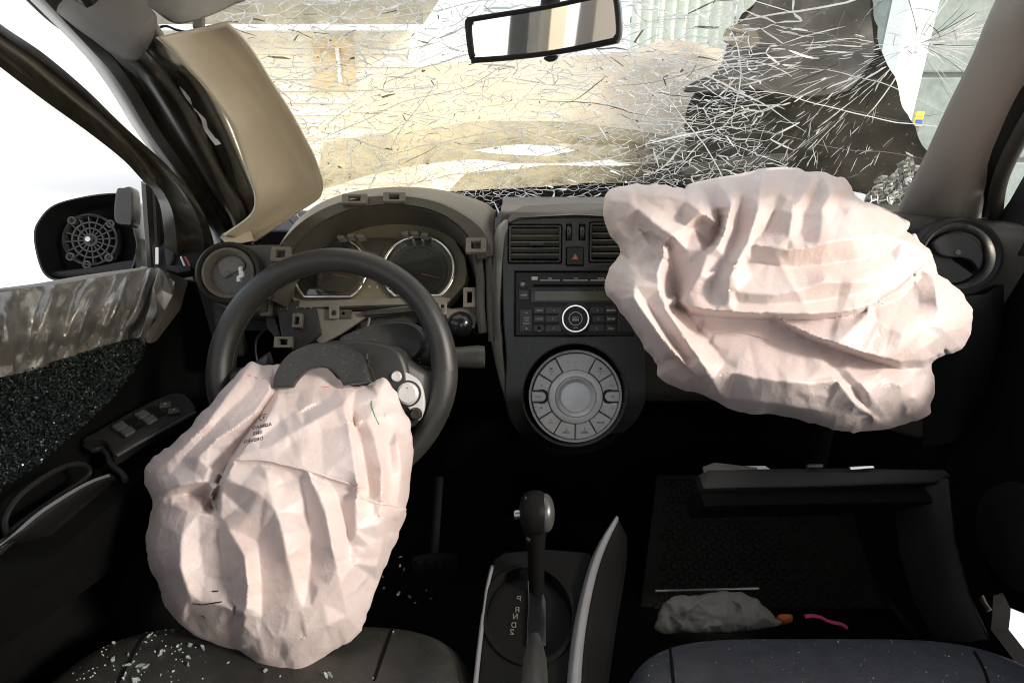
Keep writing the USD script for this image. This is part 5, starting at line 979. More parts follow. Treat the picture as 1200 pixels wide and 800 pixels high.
p = lambda pts: zoomed(pts, 700, 185, 2.424)
PBF = Fr(PD(930, 350, .84), nrm(-FW + UP * .10 - RT * .05), UP)
p_out = p([(30, 95), (75, 80), (165, 76), (250, 84), (330, 65), (400, 52), (490, 30), (580, 35), (640, 42), (700, 60), (742, 112), (800, 140), (868, 178), (880, 205), (890, 215), (920, 242), (950, 265), (970, 330), (1040, 390), (1068, 455), (1035, 540), (955, 578), (958, 640), (950, 700), (930, 735), (880, 752), (790, 775), (700, 775), (600, 750), (500, 728), (400, 722), (340, 690), (240, 655), (175, 620), (160, 580), (110, 500), (60, 430), (25, 380), (35, 320), (65, 268), (40, 222), (18, 170)])
p_lines = z3([
    [(222, 402, 55), (262, 424, 78), (330, 436, 92), (380, 440, 98), (500, 444, 104), (600, 444, 106), (680, 440, 104), (740, 430, 100), (800, 408, 94), (860, 378, 82), (910, 325, 66), (948, 272, 34)],
    [(226, 418, 16), (262, 442, 22), (330, 452, 26), (400, 456, 30), (500, 457, 44), (560, 460, 60), (640, 455, 74), (740, 445, 80), (860, 395, 66), (915, 340, 52)],
    [(945, 280, 44), (870, 352, 70), (800, 402, 86), (775, 430, 90), (720, 490, 102), (680, 528, 106)], [(960, 310, 52), (966, 400, 86), (985, 492, 80)], [(800, 470, 98), (870, 500, 104), (940, 480, 84)], [(900, 340, 58), (915, 410, 70), (905, 470, 88)], [(1000, 400, 56), (1030, 450, 44), (1055, 458, 20)], [(990, 495, 76), (1040, 482, 34)], [(985, 500, 74), (920, 545, 86), (862, 578, 92)], [(1010, 520, 40), (960, 560, 46)],
    [(500, 451, 62), (560, 480, 82), (600, 500, 94), (680, 530, 106), (720, 545, 108), (800, 568, 104), (860, 581, 94), (920, 577, 74), (955, 571, 52), (1030, 541, 12)],
    [(505, 466, 40), (600, 516, 44), (680, 548, 44), (720, 561, 46), (800, 584, 50), (860, 597, 46), (930, 592, 28)],
    [(300, 490, 30), (400, 492, 40), (470, 515, 54), (560, 500, 48)], [(330, 530, 44), (420, 560, 72), (500, 570, 78), (590, 555, 66)], [(380, 610, 86), (500, 630, 100), (600, 640, 100)], [(640, 590, 86), (690, 640, 102), (735, 700, 80), (800, 748, 22)], [(665, 590, 66), (720, 650, 72), (770, 715, 48)], [(710, 600, 76), (770, 670, 84), (822, 738, 26)], [(800, 610, 62), (860, 650, 70), (880, 720, 34)], [(900, 606, 42), (905, 680, 50), (945, 650, 14)], [(340, 682, 28), (460, 690, 60), (600, 712, 60), (700, 730, 46), (860, 733, 18)],
    [(205, 250, 26), (214, 330, 14), (226, 400, 10), (288, 490, 20), (330, 540, 42), (372, 592, 74)],
    [(65, 262, 12), (120, 215, 46), (150, 205, 52), (190, 240, 50)], [(190, 262, 56), (172, 330, 66), (180, 385, 70), (200, 430, 76), (260, 530, 84), (310, 600, 88), (340, 660, 60)], [(104, 395, 74), (160, 480, 84), (220, 560, 84), (282, 622, 62)], [(130, 300, 38), (110, 350, 52), (104, 395, 74)], [(60, 330, 26), (48, 380, 22), (78, 430, 38), (112, 490, 36), (168, 570, 30), (240, 640, 22)], [(140, 410, 56), (190, 490, 60), (250, 575, 58)], [(160, 580, 26), (220, 570, 54), (290, 638, 42)], [(90, 300, 30), (150, 250, 36), (185, 290, 40)],
    [(95, 125, 46), (150, 175, 66), (205, 215, 64), (262, 268, 50)], [(40, 120, 20), (60, 200, 26), (70, 255, 12)], [(90, 100, 26), (165, 105, 40), (250, 120, 44), (240, 165, 38)], [(110, 195, 30), (180, 234, 32), (205, 250, 24)],
    [(250, 197, 52), (272, 168, 66), (292, 152, 72), (332, 182, 64)], [(336, 140, 34), (346, 172, 22), (342, 215, 18), (322, 240, 26)], [(380, 130, 70), (362, 200, 78), (336, 250, 76), (300, 264, 58)], [(270, 200, 40), (300, 185, 40), (318, 200, 34)], [(320, 250, 64), (292, 330, 80), (245, 396, 68)], [(270, 290, 46), (250, 340, 46), (236, 385, 40)],
    [(463, 68, 36), (458, 140, 76), (432, 230, 94), (402, 290, 100), (374, 340, 100), (376, 420, 98)], [(410, 100, 34), (400, 200, 56), (370, 280, 66), (330, 360, 70), (320, 415, 80)], [(505, 140, 52), (482, 200, 62), (448, 240, 72)], [(560, 88, 42), (556, 160, 84), (548, 210, 92), (540, 255, 98)], [(585, 150, 58), (575, 210, 70), (590, 235, 86)],
    [(440, 245, 92), (545, 260, 106), (600, 250, 108), (650, 240, 106), (720, 228, 96), (800, 218, 80), (880, 236, 62), (936, 262, 38)], [(445, 292, 74), (560, 312, 78), (640, 305, 80), (740, 290, 76), (830, 262, 64)], [(376, 374, 96), (430, 384, 104), (500, 387, 108), (600, 367, 106), (648, 350, 110), (700, 352, 104), (760, 350, 98), (850, 300, 74)], [(400, 410, 88), (480, 418, 94), (600, 408, 94), (720, 392, 90), (800, 365, 80)], [(380, 310, 82), (425, 300, 70), (440, 340, 86)],
    [(610, 60, 36), (582, 120, 68)], [(640, 52, 14), (622, 95, 36), (594, 142, 52)], [(655, 75, 42), (662, 108, 60), (640, 150, 78)], [(690, 90, 34), (680, 140, 44)], [(742, 116, 20), (720, 152, 56), (690, 170, 70)], [(640, 185, 84), (700, 190, 80), (760, 170, 50)], [(800, 148, 20), (790, 190, 58)], [(500, 50, 24), (520, 100, 50)]], 700, 185, 2.424)
mesh_, pinfo = cloth_bag(PBF, p_out, [], .012, 6, 2.3, 33, .010, .30, creases=40, crease_dir=.3, lines=p_lines)
pb = Thing("passenger_airbag", "large deflated pale pink airbag draped over the dashboard", "airbag", mesh_.bounds.mean(0) * [1, 1, 0] + [0, 0, mesh_.bounds[0, 2]])
pb.part("cushion", mesh_, "airbag_cloth", smooth=34)
# back fold of the bag up on the dash top, and the tether tab
bk = p([(250, 84), (262, 74), (330, 58), (400, 46), (490, 28), (545, 28), (580, 36), (560, 90), (460, 110), (340, 120), (260, 110)])
mb_, _ = cloth_bag(Fr(PD(870, 220, .92), nrm(-FW * .7 + UP * .7), UP), bk, [(p([(260, 100), (400, 70), (520, 40)]), 8, 8, 8)], .02, 12, 4.0, 5, .02, .05)
pb.part("rear_fold", mb_, "airbag_cloth", smooth=True)
tb_ = p([(800, 140), (868, 172), (888, 184), (880, 206), (862, 212), (866, 240), (900, 214), (918, 240), (950, 268), (880, 250), (820, 218)])
mt_, tinfo = cloth_bag(Fr(PD(1045, 275, .89), nrm(-FW + UP * .3), UP), tb_, [], .010, 8, 3.0, 6, .01, .06)
pb.part("tether_tab", mt_, "airbag_cloth", smooth=True)
stitch(pb, tinfo, p([(822, 185), (826, 200), (822, 216)]), "red_mark", .00035, "stitching", 6, .0012, 4)
stitch(pb, pinfo, p([(300, 492), (370, 492), (430, 500), (520, 522), (560, 505)]), "airbag_cloth", .0009)

# ================================================================== LEFT DOOR
DX = -.60
door = Thing("car_door", "black left door with broken window and wrapped sill", "car door", (DX, .45, .25))
def xp(pts, X): return np.array([PX(u, v, X) for u, v in pts])
# panel in the y-z plane
XF = Fr((DX, .5, .6), (1, 0, 0))
yz = lambda pts: np.array([[np.dot(np.array([DX, y, z]) - XF.o, XF.ex), np.dot(np.array([DX, y, z]) - XF.o, XF.ey)] for y, z in pts])
sill_a, sill_b = PX(-60, 352, DX), PX(205, 318, DX)
pn = yz([(-.35, .28), (1.08, .28), (1.10, .60), (1.06, .90), (sill_b[1], sill_b[2] - .01), (sill_a[1], sill_a[2] - .01), (-.35, sill_a[2] + .02)])
door.part("inner_panel", XF.mesh(slab(poly(pn), .05, .012, -.05)), "deep_black")
door.part("outer_skin", XF.mesh(slab(poly(pn), .01, .002, -.13)), "black_metal")
# dusty sill top under the film
rows = [[(-40, 352, -.66), (40, 341, -.67), (100, 330, -.67), (160, 321, -.66), (190, 318, -.64), (210, 322, -.62)], [(-40, 352, DX - .005), (40, 344, DX), (100, 335, DX), (160, 326, DX), (192, 325, DX + .005), (214, 334, DX)], [(-40, 395, DX + .012), (40, 384, DX + .014), (100, 372, DX + .014), (160, 360, DX + .012), (192, 356, DX + .012), (204, 362, DX + .005)], [(-40, 450, DX + .004), (40, 438, DX + .006), (100, 424, DX + .006), (160, 402, DX + .004), (168, 401, DX + .006), (176, 398, DX + .004)]]
door.part("sill_top", grid_mesh(np.array([[PX(*q) for q in smooth_open(r_, 6)] if False else [PX(u, v, x) for u, v, x in smooth_open(r_, 6)] for r_ in rows]), .01), "sill_plastic", smooth=60)
# window frame
ft = smooth_open([(-60, -20), (0, 28), (50, 62), (100, 104), (143, 146), (200, 198), (233, 240), (248, 275), (252, 300)], 8)
fb = smooth_open([(-60, 30), (0, 78), (50, 116), (100, 152), (143, 186), (168, 212), (180, 224), (190, 250), (196, 316)], 8)
fy = np.linspace(.50, 1.02, len(ft))
rings = []
for i in range(len(ft)):
    A, B = PY(ft[i][0], ft[i][1], fy[i]), PY(fb[i][0], fb[i][1], fy[i] - .01); n_ = -nrm(ray(*ft[i])) * .022; mid = (A + B) / 2
    rings.append([A - n_ * .4, A + n_ * .3, A * .8 + B * .2 + n_ * .9, A * .66 + B * .34 + n_ * .4, A * .4 + B * .6 + n_ * .45, A * .25 + B * .75 + n_ * 1.0, B + n_ * .5, B - n_ * .4])
door.part("window_frame", loft(rings), "black_metal", smooth=30)
tri_ = [(176, 222), (186, 224), (205, 240), (225, 262), (238, 285), (241, 305), (232, 318), (196, 318), (180, 316)]
QF = VF(205, 280, 1.0, 10, -12)
door.part("corner_panel", QF.mesh(slab(poly(QF.ps(smooth_closed(tri_, 4))), .012, .004, -.012)), "black_plastic")
door.part("corner_rib", QF.mesh(slab(poly(smooth_closed(QF.ps([(196, 240), (202, 245), (206, 268), (206, 305), (197, 312), (194, 280)]), 4)), .010, .004)), "dark_plastic")
door.part("corner_tray", QF.mesh(slab(poly(QF.ps([(202, 316), (230, 317), (231, 323), (215, 326), (202, 321)])), .03, .003)), "black_plastic")
door.part("division_bar", tube(np.array([PY(173, 214, .98), PY(176, 260, .99), PY(180, 318, 1.0)]), .010, 8), "black_metal")
door.part("glass_channel", tube(np.array([PY(183, 222, .975), PY(185, 265, .985), PY(187, 316, .995)]), .006, 8), "rubber")
door.part("clip", Fr(PY(185, 300, .97), -FW).mesh(rbox(.006, .03, .006, .001)), "steel")
for k in range(2): door.part("wire", tube(np.array([PD(212 + k * 5, 301, .985), PD(215 + k * 6, 308, .98), PD(219 + k * 5, 317, .98)]), .0018, 6), "red_wire" if k else "lettering")
# shattered tinted pane hanging inside, made of crumbs
pane_px = smooth_closed([(-30, 445), (0, 438), (40, 430), (80, 418), (120, 405), (166, 396), (169, 408), (160, 425), (148, 445), (120, 476), (80, 512), (40, 546), (0, 572), (-30, 588)], 4)
GX = DX + .028
GF = Fr((GX, .7, .8), (1, 0, .10))
pgw = poly(GF.ps(pane_px)); x0, y0, x1, y1 = pgw.bounds
glass = Thing("shattered_pane", "tinted side window crazed into dark crumbs sagging from the left door sill", "window glass", GF.w([((x0 + x1) / 2, y0)])[0])
glass.part("backing_film", GF.mesh(slab(pgw, .0015)), "deep_black", smooth=False)
N_ = 9000; P = np.column_stack([rng.uniform(x0, x1, N_), rng.uniform(y0, y1, N_)]); P = P[shapely.contains_xy(pgw, P[:, 0], P[:, 1])]
ico = trimesh.creation.icosahedron(); ms_ = []
VV, FF = [], []
for i, q in enumerate(P):
    Rm = trimesh.transformations.random_rotation_matrix(rng.random(3))[:3, :3]; s = rng.uniform(.0011, .0027); v = (ico.vertices * [1, .8, .5] * s) @ Rm.T + [q[0], q[1], .0015 + rng.uniform(0, .002)]
    FF.append(ico.faces + 12 * i); VV.append(v)
glass.part("crumb", GF.mesh(trimesh.Trimesh(np.vstack(VV), np.vstack(FF), process=False)), "tint_crumb", smooth=False, kind="stuff")
# clear plastic film wrapped over the sill
tp_ = smooth_open([(-40, 347), (0, 343), (60, 334), (110, 326), (150, 319), (178, 314), (188, 315), (203, 328)], 20); bt_ = smooth_open([(-40, 452), (0, 442), (40, 433), (80, 420), (120, 406), (150, 400), (166, 397), (175, 380)], 20)
G = np.zeros((26, len(tp_), 3)); nt = len(tp_)
for j, s in enumerate(np.linspace(0, 1, 26)):
    for i in range(nt):
        q = tp_[i] * (1 - s) + bt_[i] * s; t = i / nt
        fan = 2.6 * (abs(((t * 7 + .9 * s * (t - .6)) % 1) * 2 - 1) - .5) * (1 - .5 * t) + .6 * (abs(((t * 17 + .8 * s) % 1) * 2 - 1) - .5)
        G[j, i] = PX(q[0], q[1], DX + .020 + .016 * math.sin(math.pi * min(1, s * 1.15)) + .006 * fan * math.sin(math.pi * s) ** .5 + .006 * (meshkit.fbm(np.array([[t * 14, s * 5, 1.]]), 3, 2)[0] - .5))
film = Thing("plastic_film", "crinkled clear plastic film wrapped over the left door sill", "plastic film", G.reshape(-1, 3).min(0))
film.part("sheet", grid_mesh(G, .0006), "film_plastic", smooth=18)
film.part("folded_end", grid_mesh(np.array([[PX(u, v, DX + .05 + .012 * ((i + j) % 2)) for j, (u, v) in enumerate(r_)] for i, r_ in enumerate(([(186, 314), (194, 322), (204, 330)], [(180, 335), (190, 340), (202, 346)], [(176, 358), (184, 362), (192, 364)], [(164, 394), (170, 392), (176, 384)], [(166, 405), (169, 402), (172, 396)]))]), .0008), "film_plastic", smooth=False)
# switch panel on the armrest
SP = Fr(PZ(165, 495, .775), nrm((.25, -.22, 1)), (0, 1, 0))
spo = smooth_closed([(97, 513), (120, 500), (160, 478), (195, 462), (212, 460), (224, 468), (228, 481), (200, 496), (165, 514), (136, 532), (130, 528), (122, 516), (108, 514)], 4)
sp_t = door.part("switch_panel", SP.mesh(slab(poly(SP.ps(spo)), .02, .004, -.02)), "black_plastic")
door.part("panel_edge", tube(SP.w(SP.ps(smooth_open([(136, 533), (165, 516), (200, 498), (229, 482)], 5)), -.002), .0030, 8), "stack_plastic")
for (u, v) in ((150, 507), (176, 493)):
    w_ = [(u - 20, v - 8), (u + 4, v - 18), (u + 19, v - 8), (u - 4, v + 6)]
    door.part("switch_well", SP.mesh(slab(poly(SP.ps(w_)), .0012, .0003, .0001)), "deep_black", under=sp_t)
    for k in (0, 1):
        q = SP.p(u - 6 + 8 * k, v + 1.5 - 5.5 * k) if False else SP.p(u - 5 + k * -7, v - 1 - k * 3)
    for (du, dv) in ((0, 1), (-9, -5)):
        c_ = SP.p(u + du, v + dv); e = SP.p(u + du + 6, v + dv - 3.2) - c_; e /= np.linalg.norm(e); ang = math.atan2(e[1], e[0]); m = rbox(.017, .015, .008, .003); m.apply_transform(trimesh.transformations.rotation_matrix(.2, [1, 0, 0])); m.apply_transform(trimesh.transformations.rotation_matrix(ang, [0, 0, 1])); m.apply_translation([c_[0], c_[1], .003])
        b_ = door.part("window_switch", SP.mesh(m), "stack_plastic", under=sp_t)
for (u, v) in ((194, 476), (204, 483)):
    c_ = SP.p(u, v); m = rbox(.017, .012, .006, .002); m.apply_transform(trimesh.transformations.rotation_matrix(.5, [0, 0, 1])); m.apply_translation([c_[0], c_[1], .002]); door.part("lock_switch", SP.mesh(m), "stack_plastic", under=sp_t)
    m = mirror_text("=" if u < 200 else "o", .004, .0002); m.apply_transform(trimesh.transformations.rotation_matrix(.5, [0, 0, 1])); m.apply_translation([c_[0], c_[1], .0052]); door.part("lettering", SP.mesh(m), "lettering", smooth=False, under=sp_t)
# pull handle: trim and pocket
HXX = -.535
L_ = smooth_open([(-20, 655), (5, 634), (40, 604), (75, 580), (105, 564), (127, 557)], 6); R_ = smooth_open([(-20, 660), (14, 645), (60, 648), (95, 615), (128, 584), (150, 567)], 6)
G = np.array([[PX(*(l * (1 - t) + r_ * t), HXX - .004 - .02 * t + .020 * math.sin(math.pi * min(1, t * 1.6 + .12)) ** .8) for t in np.linspace(0, 1, 10)] for l, r_ in zip(L_, R_)])
door.part("handle_trim", grid_mesh(G, .008), "handle_plastic", smooth=50)
door.part("handle_satin_strip", tube(np.array([PX(u, v, HXX + .008) for u, v in smooth_open([(-20, 651), (8, 634), (42, 604), (78, 580), (105, 565), (127, 557)], 6)]), .0022, 8), "console_trim", label="satin strip along the pull handle")  # silver trim strip on the handle's upper edge
door.part("pocket_rim", tube(np.array([PX(u, v, -.545) for u, v in smooth_open([(8, 628), (6, 608), (20, 584), (50, 560), (80, 545), (100, 545), (104, 556), (86, 570), (50, 594), (22, 614), (8, 628)], 5)]), .0032, 8), "black_plastic")
door.part("armrest", loft([[PX(u, v, x) for u, v, x in sec_] for sec_ in ([(-60, 690, -.5), (-60, 660, -.57), (-60, 800, -.58), (-60, 800, -.52)], [(60, 655, -.515), (60, 610, -.575), (60, 720, -.58), (60, 720, -.53)], [(150, 575, -.515), (140, 545, -.575), (170, 640, -.58), (170, 640, -.54)], [(225, 492, -.52), (215, 470, -.575), (235, 540, -.58), (235, 540, -.55)])]), "deep_black", smooth=60)
door.part("broken_edge", tube(SP.w(SP.ps(smooth_open([(98, 513), (108, 520), (118, 518), (126, 527), (128, 536), (142, 548), (146, 556)], 4)), -.012), .004, 6), "black_plastic")

# ---------------- door mirror
MF = VF(104, 278, 1.22, 0, -6)
mo = Thing("door_mirror", "black door mirror shell with its glass missing and motor exposed", "mirror", MF.w(MF.p(104, 328))[0])
ho = smooth_closed([(40, 276), (46, 258), (64, 240), (100, 230), (135, 226), (148, 230), (154, 246), (160, 272), (163, 292), (153, 322), (126, 327), (75, 330), (55, 325), (45, 306)], 5)
po = MF.ps(ho); pc = po.mean(0)
mo.part("shell", loft([MF.w(pc + (po - pc) * k, z) for k, z in ((.95, -.01), (.955, .004), (.985, .004), (1.0, -.004), (1.02, -.03), (.98, -.08), (.8, -.13), (.5, -.155))], cap=False), "gloss_black", smooth=40)
mo.part("cavity", loft([MF.w(pc + (po - pc) * k, z) for k, z in ((.952, -.002), (.93, -.03), (.85, -.055), (.05, -.06))], cap=False), "deep_black", smooth=40)
mo.part("inner_shelf", MF.lift(-.03).mesh(slab(poly(smooth_closed(MF.ps([(55, 318), (100, 312), (152, 303), (156, 312), (148, 320), (100, 323), (65, 325)]), 4)), .02, .008)), "black_plastic")
MC = MF.lift(-.028); MC.o = MC.w(MC.p(106, 281))[0]; s_ = 1.22 / FPX
mo_ = mo.part("motor_ring", MC.mesh(lathe([(31 * s_, -.02), (31 * s_, .002), (29 * s_, .004), (28 * s_, -.004), (28 * s_, -.02)], 48)), "stack_plastic", smooth=40)
mo.part("motor_plate", MC.mesh(lathe([(28.5 * s_, -.016), (.0001, -.018)], 40)), "deep_black", under=mo_)
for r_ in (21, 14): mo.part("motor_rib", MC.mesh(lathe([((r_ + .9) * s_, -.016), ((r_ + .9) * s_, -.001), ((r_ - .9) * s_, -.001), ((r_ - .9) * s_, -.016)], 40)), "stack_plastic", under=mo_)
for k in range(16):
    q = k * math.pi / 8 + .1; e = np.array([math.cos(q), math.sin(q)]); m = rbox(22 * s_, .0028, .014, .0006); m.apply_transform(trimesh.transformations.rotation_matrix(q, [0, 0, 1])); m.apply_translation([e[0] * 18 * s_, e[1] * 18 * s_, -.008]); mo.part("motor_spoke", MC.mesh(m), "stack_plastic", under=mo_)
mo.part("hub", MC.mesh(lathe([(.0001, .006), (4 * s_, .005), (5 * s_, .001), (8 * s_, .000), (8.5 * s_, -.01)], 24)), "stack_plastic", smooth=40, under=mo_); mo.part("screw", MC.mesh(lathe([(.0001, .011), (3 * s_, .010), (3.6 * s_, .005)], 18)), "steel", smooth=40, under=mo_)
for q in (.7, 2.3, 3.9, 4.6, 5.5): mo.part("lug", MC.mesh(lathe([(5 * s_, -.01), (5 * s_, .003), (2.6 * s_, .003), (2.6 * s_, -.01)], 18).apply_translation([math.cos(q) * 30 * s_, math.sin(q) * 30 * s_, 0])), "stack_plastic", smooth=40, under=mo_)
mo.part("bracket", MF.lift(.03).mesh(slab(poly(smooth_closed(MF.ps([(154, 232), (162, 228), (172, 230), (173, 266), (164, 270), (152, 264)]), 4)), .03, .006)), "black_metal")
mo.part("arm", loft([[MF.w(MF.p(u, v), z)[0] for u, v, z in ((150, 300, -.02), (182, 285, .06), (184, 316, .06), (150, 318, -.02))], [MF.w(MF.p(u, v), z)[0] for u, v, z in ((150, 300, -.08), (182, 285, .0), (184, 316, .0), (150, 318, -.08))]]), "black_metal", smooth=20)
mo.part("side_lamp", MF.lift(-.04).mesh(slab(poly(smooth_closed(MF.ps([(37, 278), (41, 275), (41, 294), (38, 292)]), 4)), .02, .003)), "orange_mark")

# ---------------- pillar trim torn loose
L_ = smooth_open([(182, 44), (200, 60), (220, 82), (240, 104), (266, 140), (278, 168), (290, 205), (298, 232), (292, 252), (262, 274)], 8); R_ = smooth_open([(266, 25), (282, 40), (300, 64), (320, 97), (341, 130), (359, 163), (371, 188), (379, 221), (360, 242), (300, 283)], 8)
yy_ = np.linspace(.64, 1.0, len(L_)); G = np.array([[PY(*(l * (1 - t) + r_ * t), y + .10 * (t - .5) + .045 * math.sin(math.pi * t) - .03) for t in np.linspace(0, 1, 18)] for l, r_, y in zip(L_, R_, yy_)])
tr_b = Thing("pillar_trim", "beige pillar trim panel with painted-in yellow glare, torn loose and hanging beside the left windshield pillar", "trim panel", G.reshape(-1, 3).min(0))
tr_b.part("panel", grid_mesh(G, .004), "beige_trim", smooth=True)
TF = VF(275, 272, .99, 10); tr_b.part("clip_tab", TF.mesh(slab(poly(TF.ps([(262, 274), (290, 262), (298, 282), (284, 285), (272, 284), (264, 284), (258, 279)])), .003, .0008)), "beige_trim")
tr_b.part("top_clip", VF(233, 27, .66).mesh(rbox(.012, .016, .008, .002)), "bracket_plastic")
tr_b.part("clip_wire", tube(np.array([PD(u, v, .66) for u, v in smooth_open([(183, 33), (195, 31), (206, 35), (222, 38), (238, 35)], 5)]), .0014, 6), "black_plastic")

# ---------------- sun visors / torn headliner
def pad(name, label, catg, pts, D, t, mat, amp, seed, tilt=0, yaw=0):
    f = VF(*np.mean(pts, 0), D, tilt, yaw); m, info = cloth_bag(f, pts, [], t, 14, 5.0, seed, amp, .08, back=.8)
    solo(name, m, mat, label, catg, smooth=True); return info
pad("sun_visor", "grey cloth sun visor hanging down at the top left corner", "sun visor", [(-10, -60), (40, -8), (83, 28), (110, 48), (133, 65), (150, 72), (163, 69), (177, 50), (184, 22), (172, 2), (140, -60)], .56, .022, "visor_cloth", .002, 3, -10)
pad("torn_headliner", "crinkled silver grey headliner edge drooping over the windshield", "headliner", [(150, -60), (162, -4), (180, 12), (200, 26), (215, 28), (240, 21), (270, 8), (300, -10), (300, -60)], .60, .012, "liner_film", .05, 8, -10)
dl = np.array([PD(u, v, .66) for u, v in smooth_open([(28, -10), (60, 20), (95, 45), (125, 62), (148, 72)], 8)])
solo("trim_seal", tube(dl, .006, 10), "rubber", "black rubber door seal hanging in an arc under the visor", "door seal")

# ================================================================== RIGHT DOOR, SEATS, CONSOLE, FLOOR
RX = .80
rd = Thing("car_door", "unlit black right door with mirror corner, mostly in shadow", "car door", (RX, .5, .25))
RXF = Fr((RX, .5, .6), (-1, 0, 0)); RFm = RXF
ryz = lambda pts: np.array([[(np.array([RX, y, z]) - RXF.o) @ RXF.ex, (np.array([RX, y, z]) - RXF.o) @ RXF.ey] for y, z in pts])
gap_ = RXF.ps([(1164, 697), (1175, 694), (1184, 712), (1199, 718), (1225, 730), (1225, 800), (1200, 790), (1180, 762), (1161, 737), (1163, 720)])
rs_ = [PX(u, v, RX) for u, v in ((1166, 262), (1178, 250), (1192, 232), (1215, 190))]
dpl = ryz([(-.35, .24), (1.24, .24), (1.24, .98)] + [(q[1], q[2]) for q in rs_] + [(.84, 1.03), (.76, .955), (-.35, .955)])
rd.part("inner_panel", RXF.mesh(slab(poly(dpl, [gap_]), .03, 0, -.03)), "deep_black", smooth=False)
rd.part("armrest", rbox(.07, .5, .08, .03).apply_translation([RX - .03, .30, .74]), "deep_black")
rd.part("mirror_corner", RXF.lift(.004).mesh(slab(poly(RXF.ps([(1180, 252), (1192, 236), (1215, 196), (1230, 190), (1230, 300), (1180, 300)])), .01, .003)), "black_plastic")
SPK = RFm.lift(.006); c_ = SPK.p(1196, 630); SPK.o = SPK.w(c_)[0]
rd.part("speaker_grille", SPK.mesh(lathe([(.085, -.004), (.083, .003), (.06, .006), (.0001, .008)], 40)), "black_plastic", smooth=40)
rd.part("latch_clip", RFm.lift(.012).mesh(slab(poly(RFm.ps([(1172, 296), (1178, 290), (1177, 297), (1176, 305), (1172, 300)])), .003, .0005)), "steel")
rd.part("hinge_bracket", RFm.lift(.01).mesh(slab(poly(RFm.ps([(1157, 702), (1160, 697), (1164, 706), (1170, 714), (1166, 716)])), .004, .001)), "bracket_plastic")

def seat(name, label, cx, mat, w, y_front, ztop):
    T = Thing(name, label, "car seat", (cx, .25, .2))
    T.part("cushion", superbox((cx, y_front - .27, ztop - .09), (w / 2, .27, .10), .42, 96, 48), mat, smooth=True)
    T.part("seat_base", rbox(w * .9, .5, .25, .03).apply_translation([cx, y_front - .30, ztop - .27]), "deep_black")
    T.part("backrest", superbox((cx, y_front - .68, ztop + .16), (w / 2, .10, .32), .35), mat, smooth=True)
    return T
sl_ = seat("driver_seat", "dark brown leather front seat strewn with broken glass", -.29, "brown_leather", .52, .56, .60)
sr_ = seat("passenger_seat", "blue-black leather front seat on the right, dusted with specks", .385, "blue_leather", .54, .545, .595)
def on_seat(cx, w, yf, zt, u, v):
    """pixel to the cushion's surface: march along the ray into the superellipsoid"""
    e = .42; dd = ray(u, v); dd = dd / np.linalg.norm(dd); c = np.array([cx, yf - .27, zt - .09]); h = np.array([w / 2, .27, .10])
    for t in np.arange(.3, 1.3, .002):
        q = (CAM + dd * t - c) / h; f_ = (abs(q[0]) ** (2 / e) + abs(q[1]) ** (2 / e)) + abs(q[2]) ** (2 / e)
        if f_ < 1: return CAM + dd * t
    return None
SL, SR = (-.29, .52, .56, .60), (.385, .54, .545, .595)
def seam_on(T, S_, pts, mat):
    Q = [q for q in (on_seat(*S_, u, v) for u, v in smooth_open(pts, 8)) if q is not None]
    if len(Q) > 4:
        Q = np.array(Q); Q[1:-1] = (Q[:-2] + Q[1:-1] + Q[2:]) / 3; T.part("seam", tube(Q, .0022, 6), mat)
seam_on(sl_, SL, [(197, 706), (186, 722), (165, 752), (140, 796), (130, 830)], "deep_black")
seam_on(sl_, SL, [(468, 720), (455, 750), (438, 798)], "deep_black")
seam_on(sr_, SR, [(780, 735), (786, 765), (792, 830)], "deep_black"); seam_on(sr_, SR, [(1142, 764), (1155, 790), (1165, 830)], "deep_black")
# broken glass on the seat: one piece per fragment
gl_px = [(126, 752), (123, 744), (197, 716), (186, 722), (207, 733), (204, 739), (206, 727), (158, 743), (134, 754), (133, 774), (175, 746), (171, 753), (182, 764), (188, 766), (193, 763), (186, 769), (208, 758), (213, 755), (211, 762), (223, 757), (220, 771), (221, 780), (165, 780), (162, 787), (170, 782), (147, 790), (149, 780), (157, 776), (203, 787), (189, 791), (160, 797), (145, 795), (110, 752), (90, 771), (151, 768), (178, 743), (240, 744), (238, 761), (268, 777), (312, 786), (329, 793), (382, 793), (387, 792), (437, 796), (461, 741)]
glab = "small clear broken glass fragment scattered on the dark brown leather seat"
proto = None
for i, (u, v) in enumerate(gl_px):
    q = on_seat(*SL, u, v)
    if q is None: continue
    pth = path_for("/World", "glass_fragment"); x = UsdGeom.Xform.Define(stage, pth); s = rng.choice([.35, .5, .75]) * rng.uniform(.8, 1.2); ri = Gf.Vec3f(*rng.uniform(0, 360, 3).tolist())
    x.AddTranslateOp().Set(Gf.Vec3d(*(q + [0, 0, .0015]).tolist())); x.AddRotateXYZOp().Set(ri); x.AddScaleOp().Set(Gf.Vec3f(s, s * rng.uniform(.7, 1.2), s))
    if proto is None:
        c8 = trimesh.convex.convex_hull(rng.uniform(-1, 1, (16, 3)) * [.0050, .0046, .0040]); usdkit.mesh(stage, pth + "/shard", c8, LOOK["crumb_glass"], smooth=False); proto = pth
    else: x.GetPrim().GetReferences().AddInternalReference(proto); x.GetPrim().SetInstanceable(True); x.GetPrim().ClearCustomData() if False else None
    data(x.GetPrim(), label=glab, category="glass fragment", group="broken glass on the brown seat")
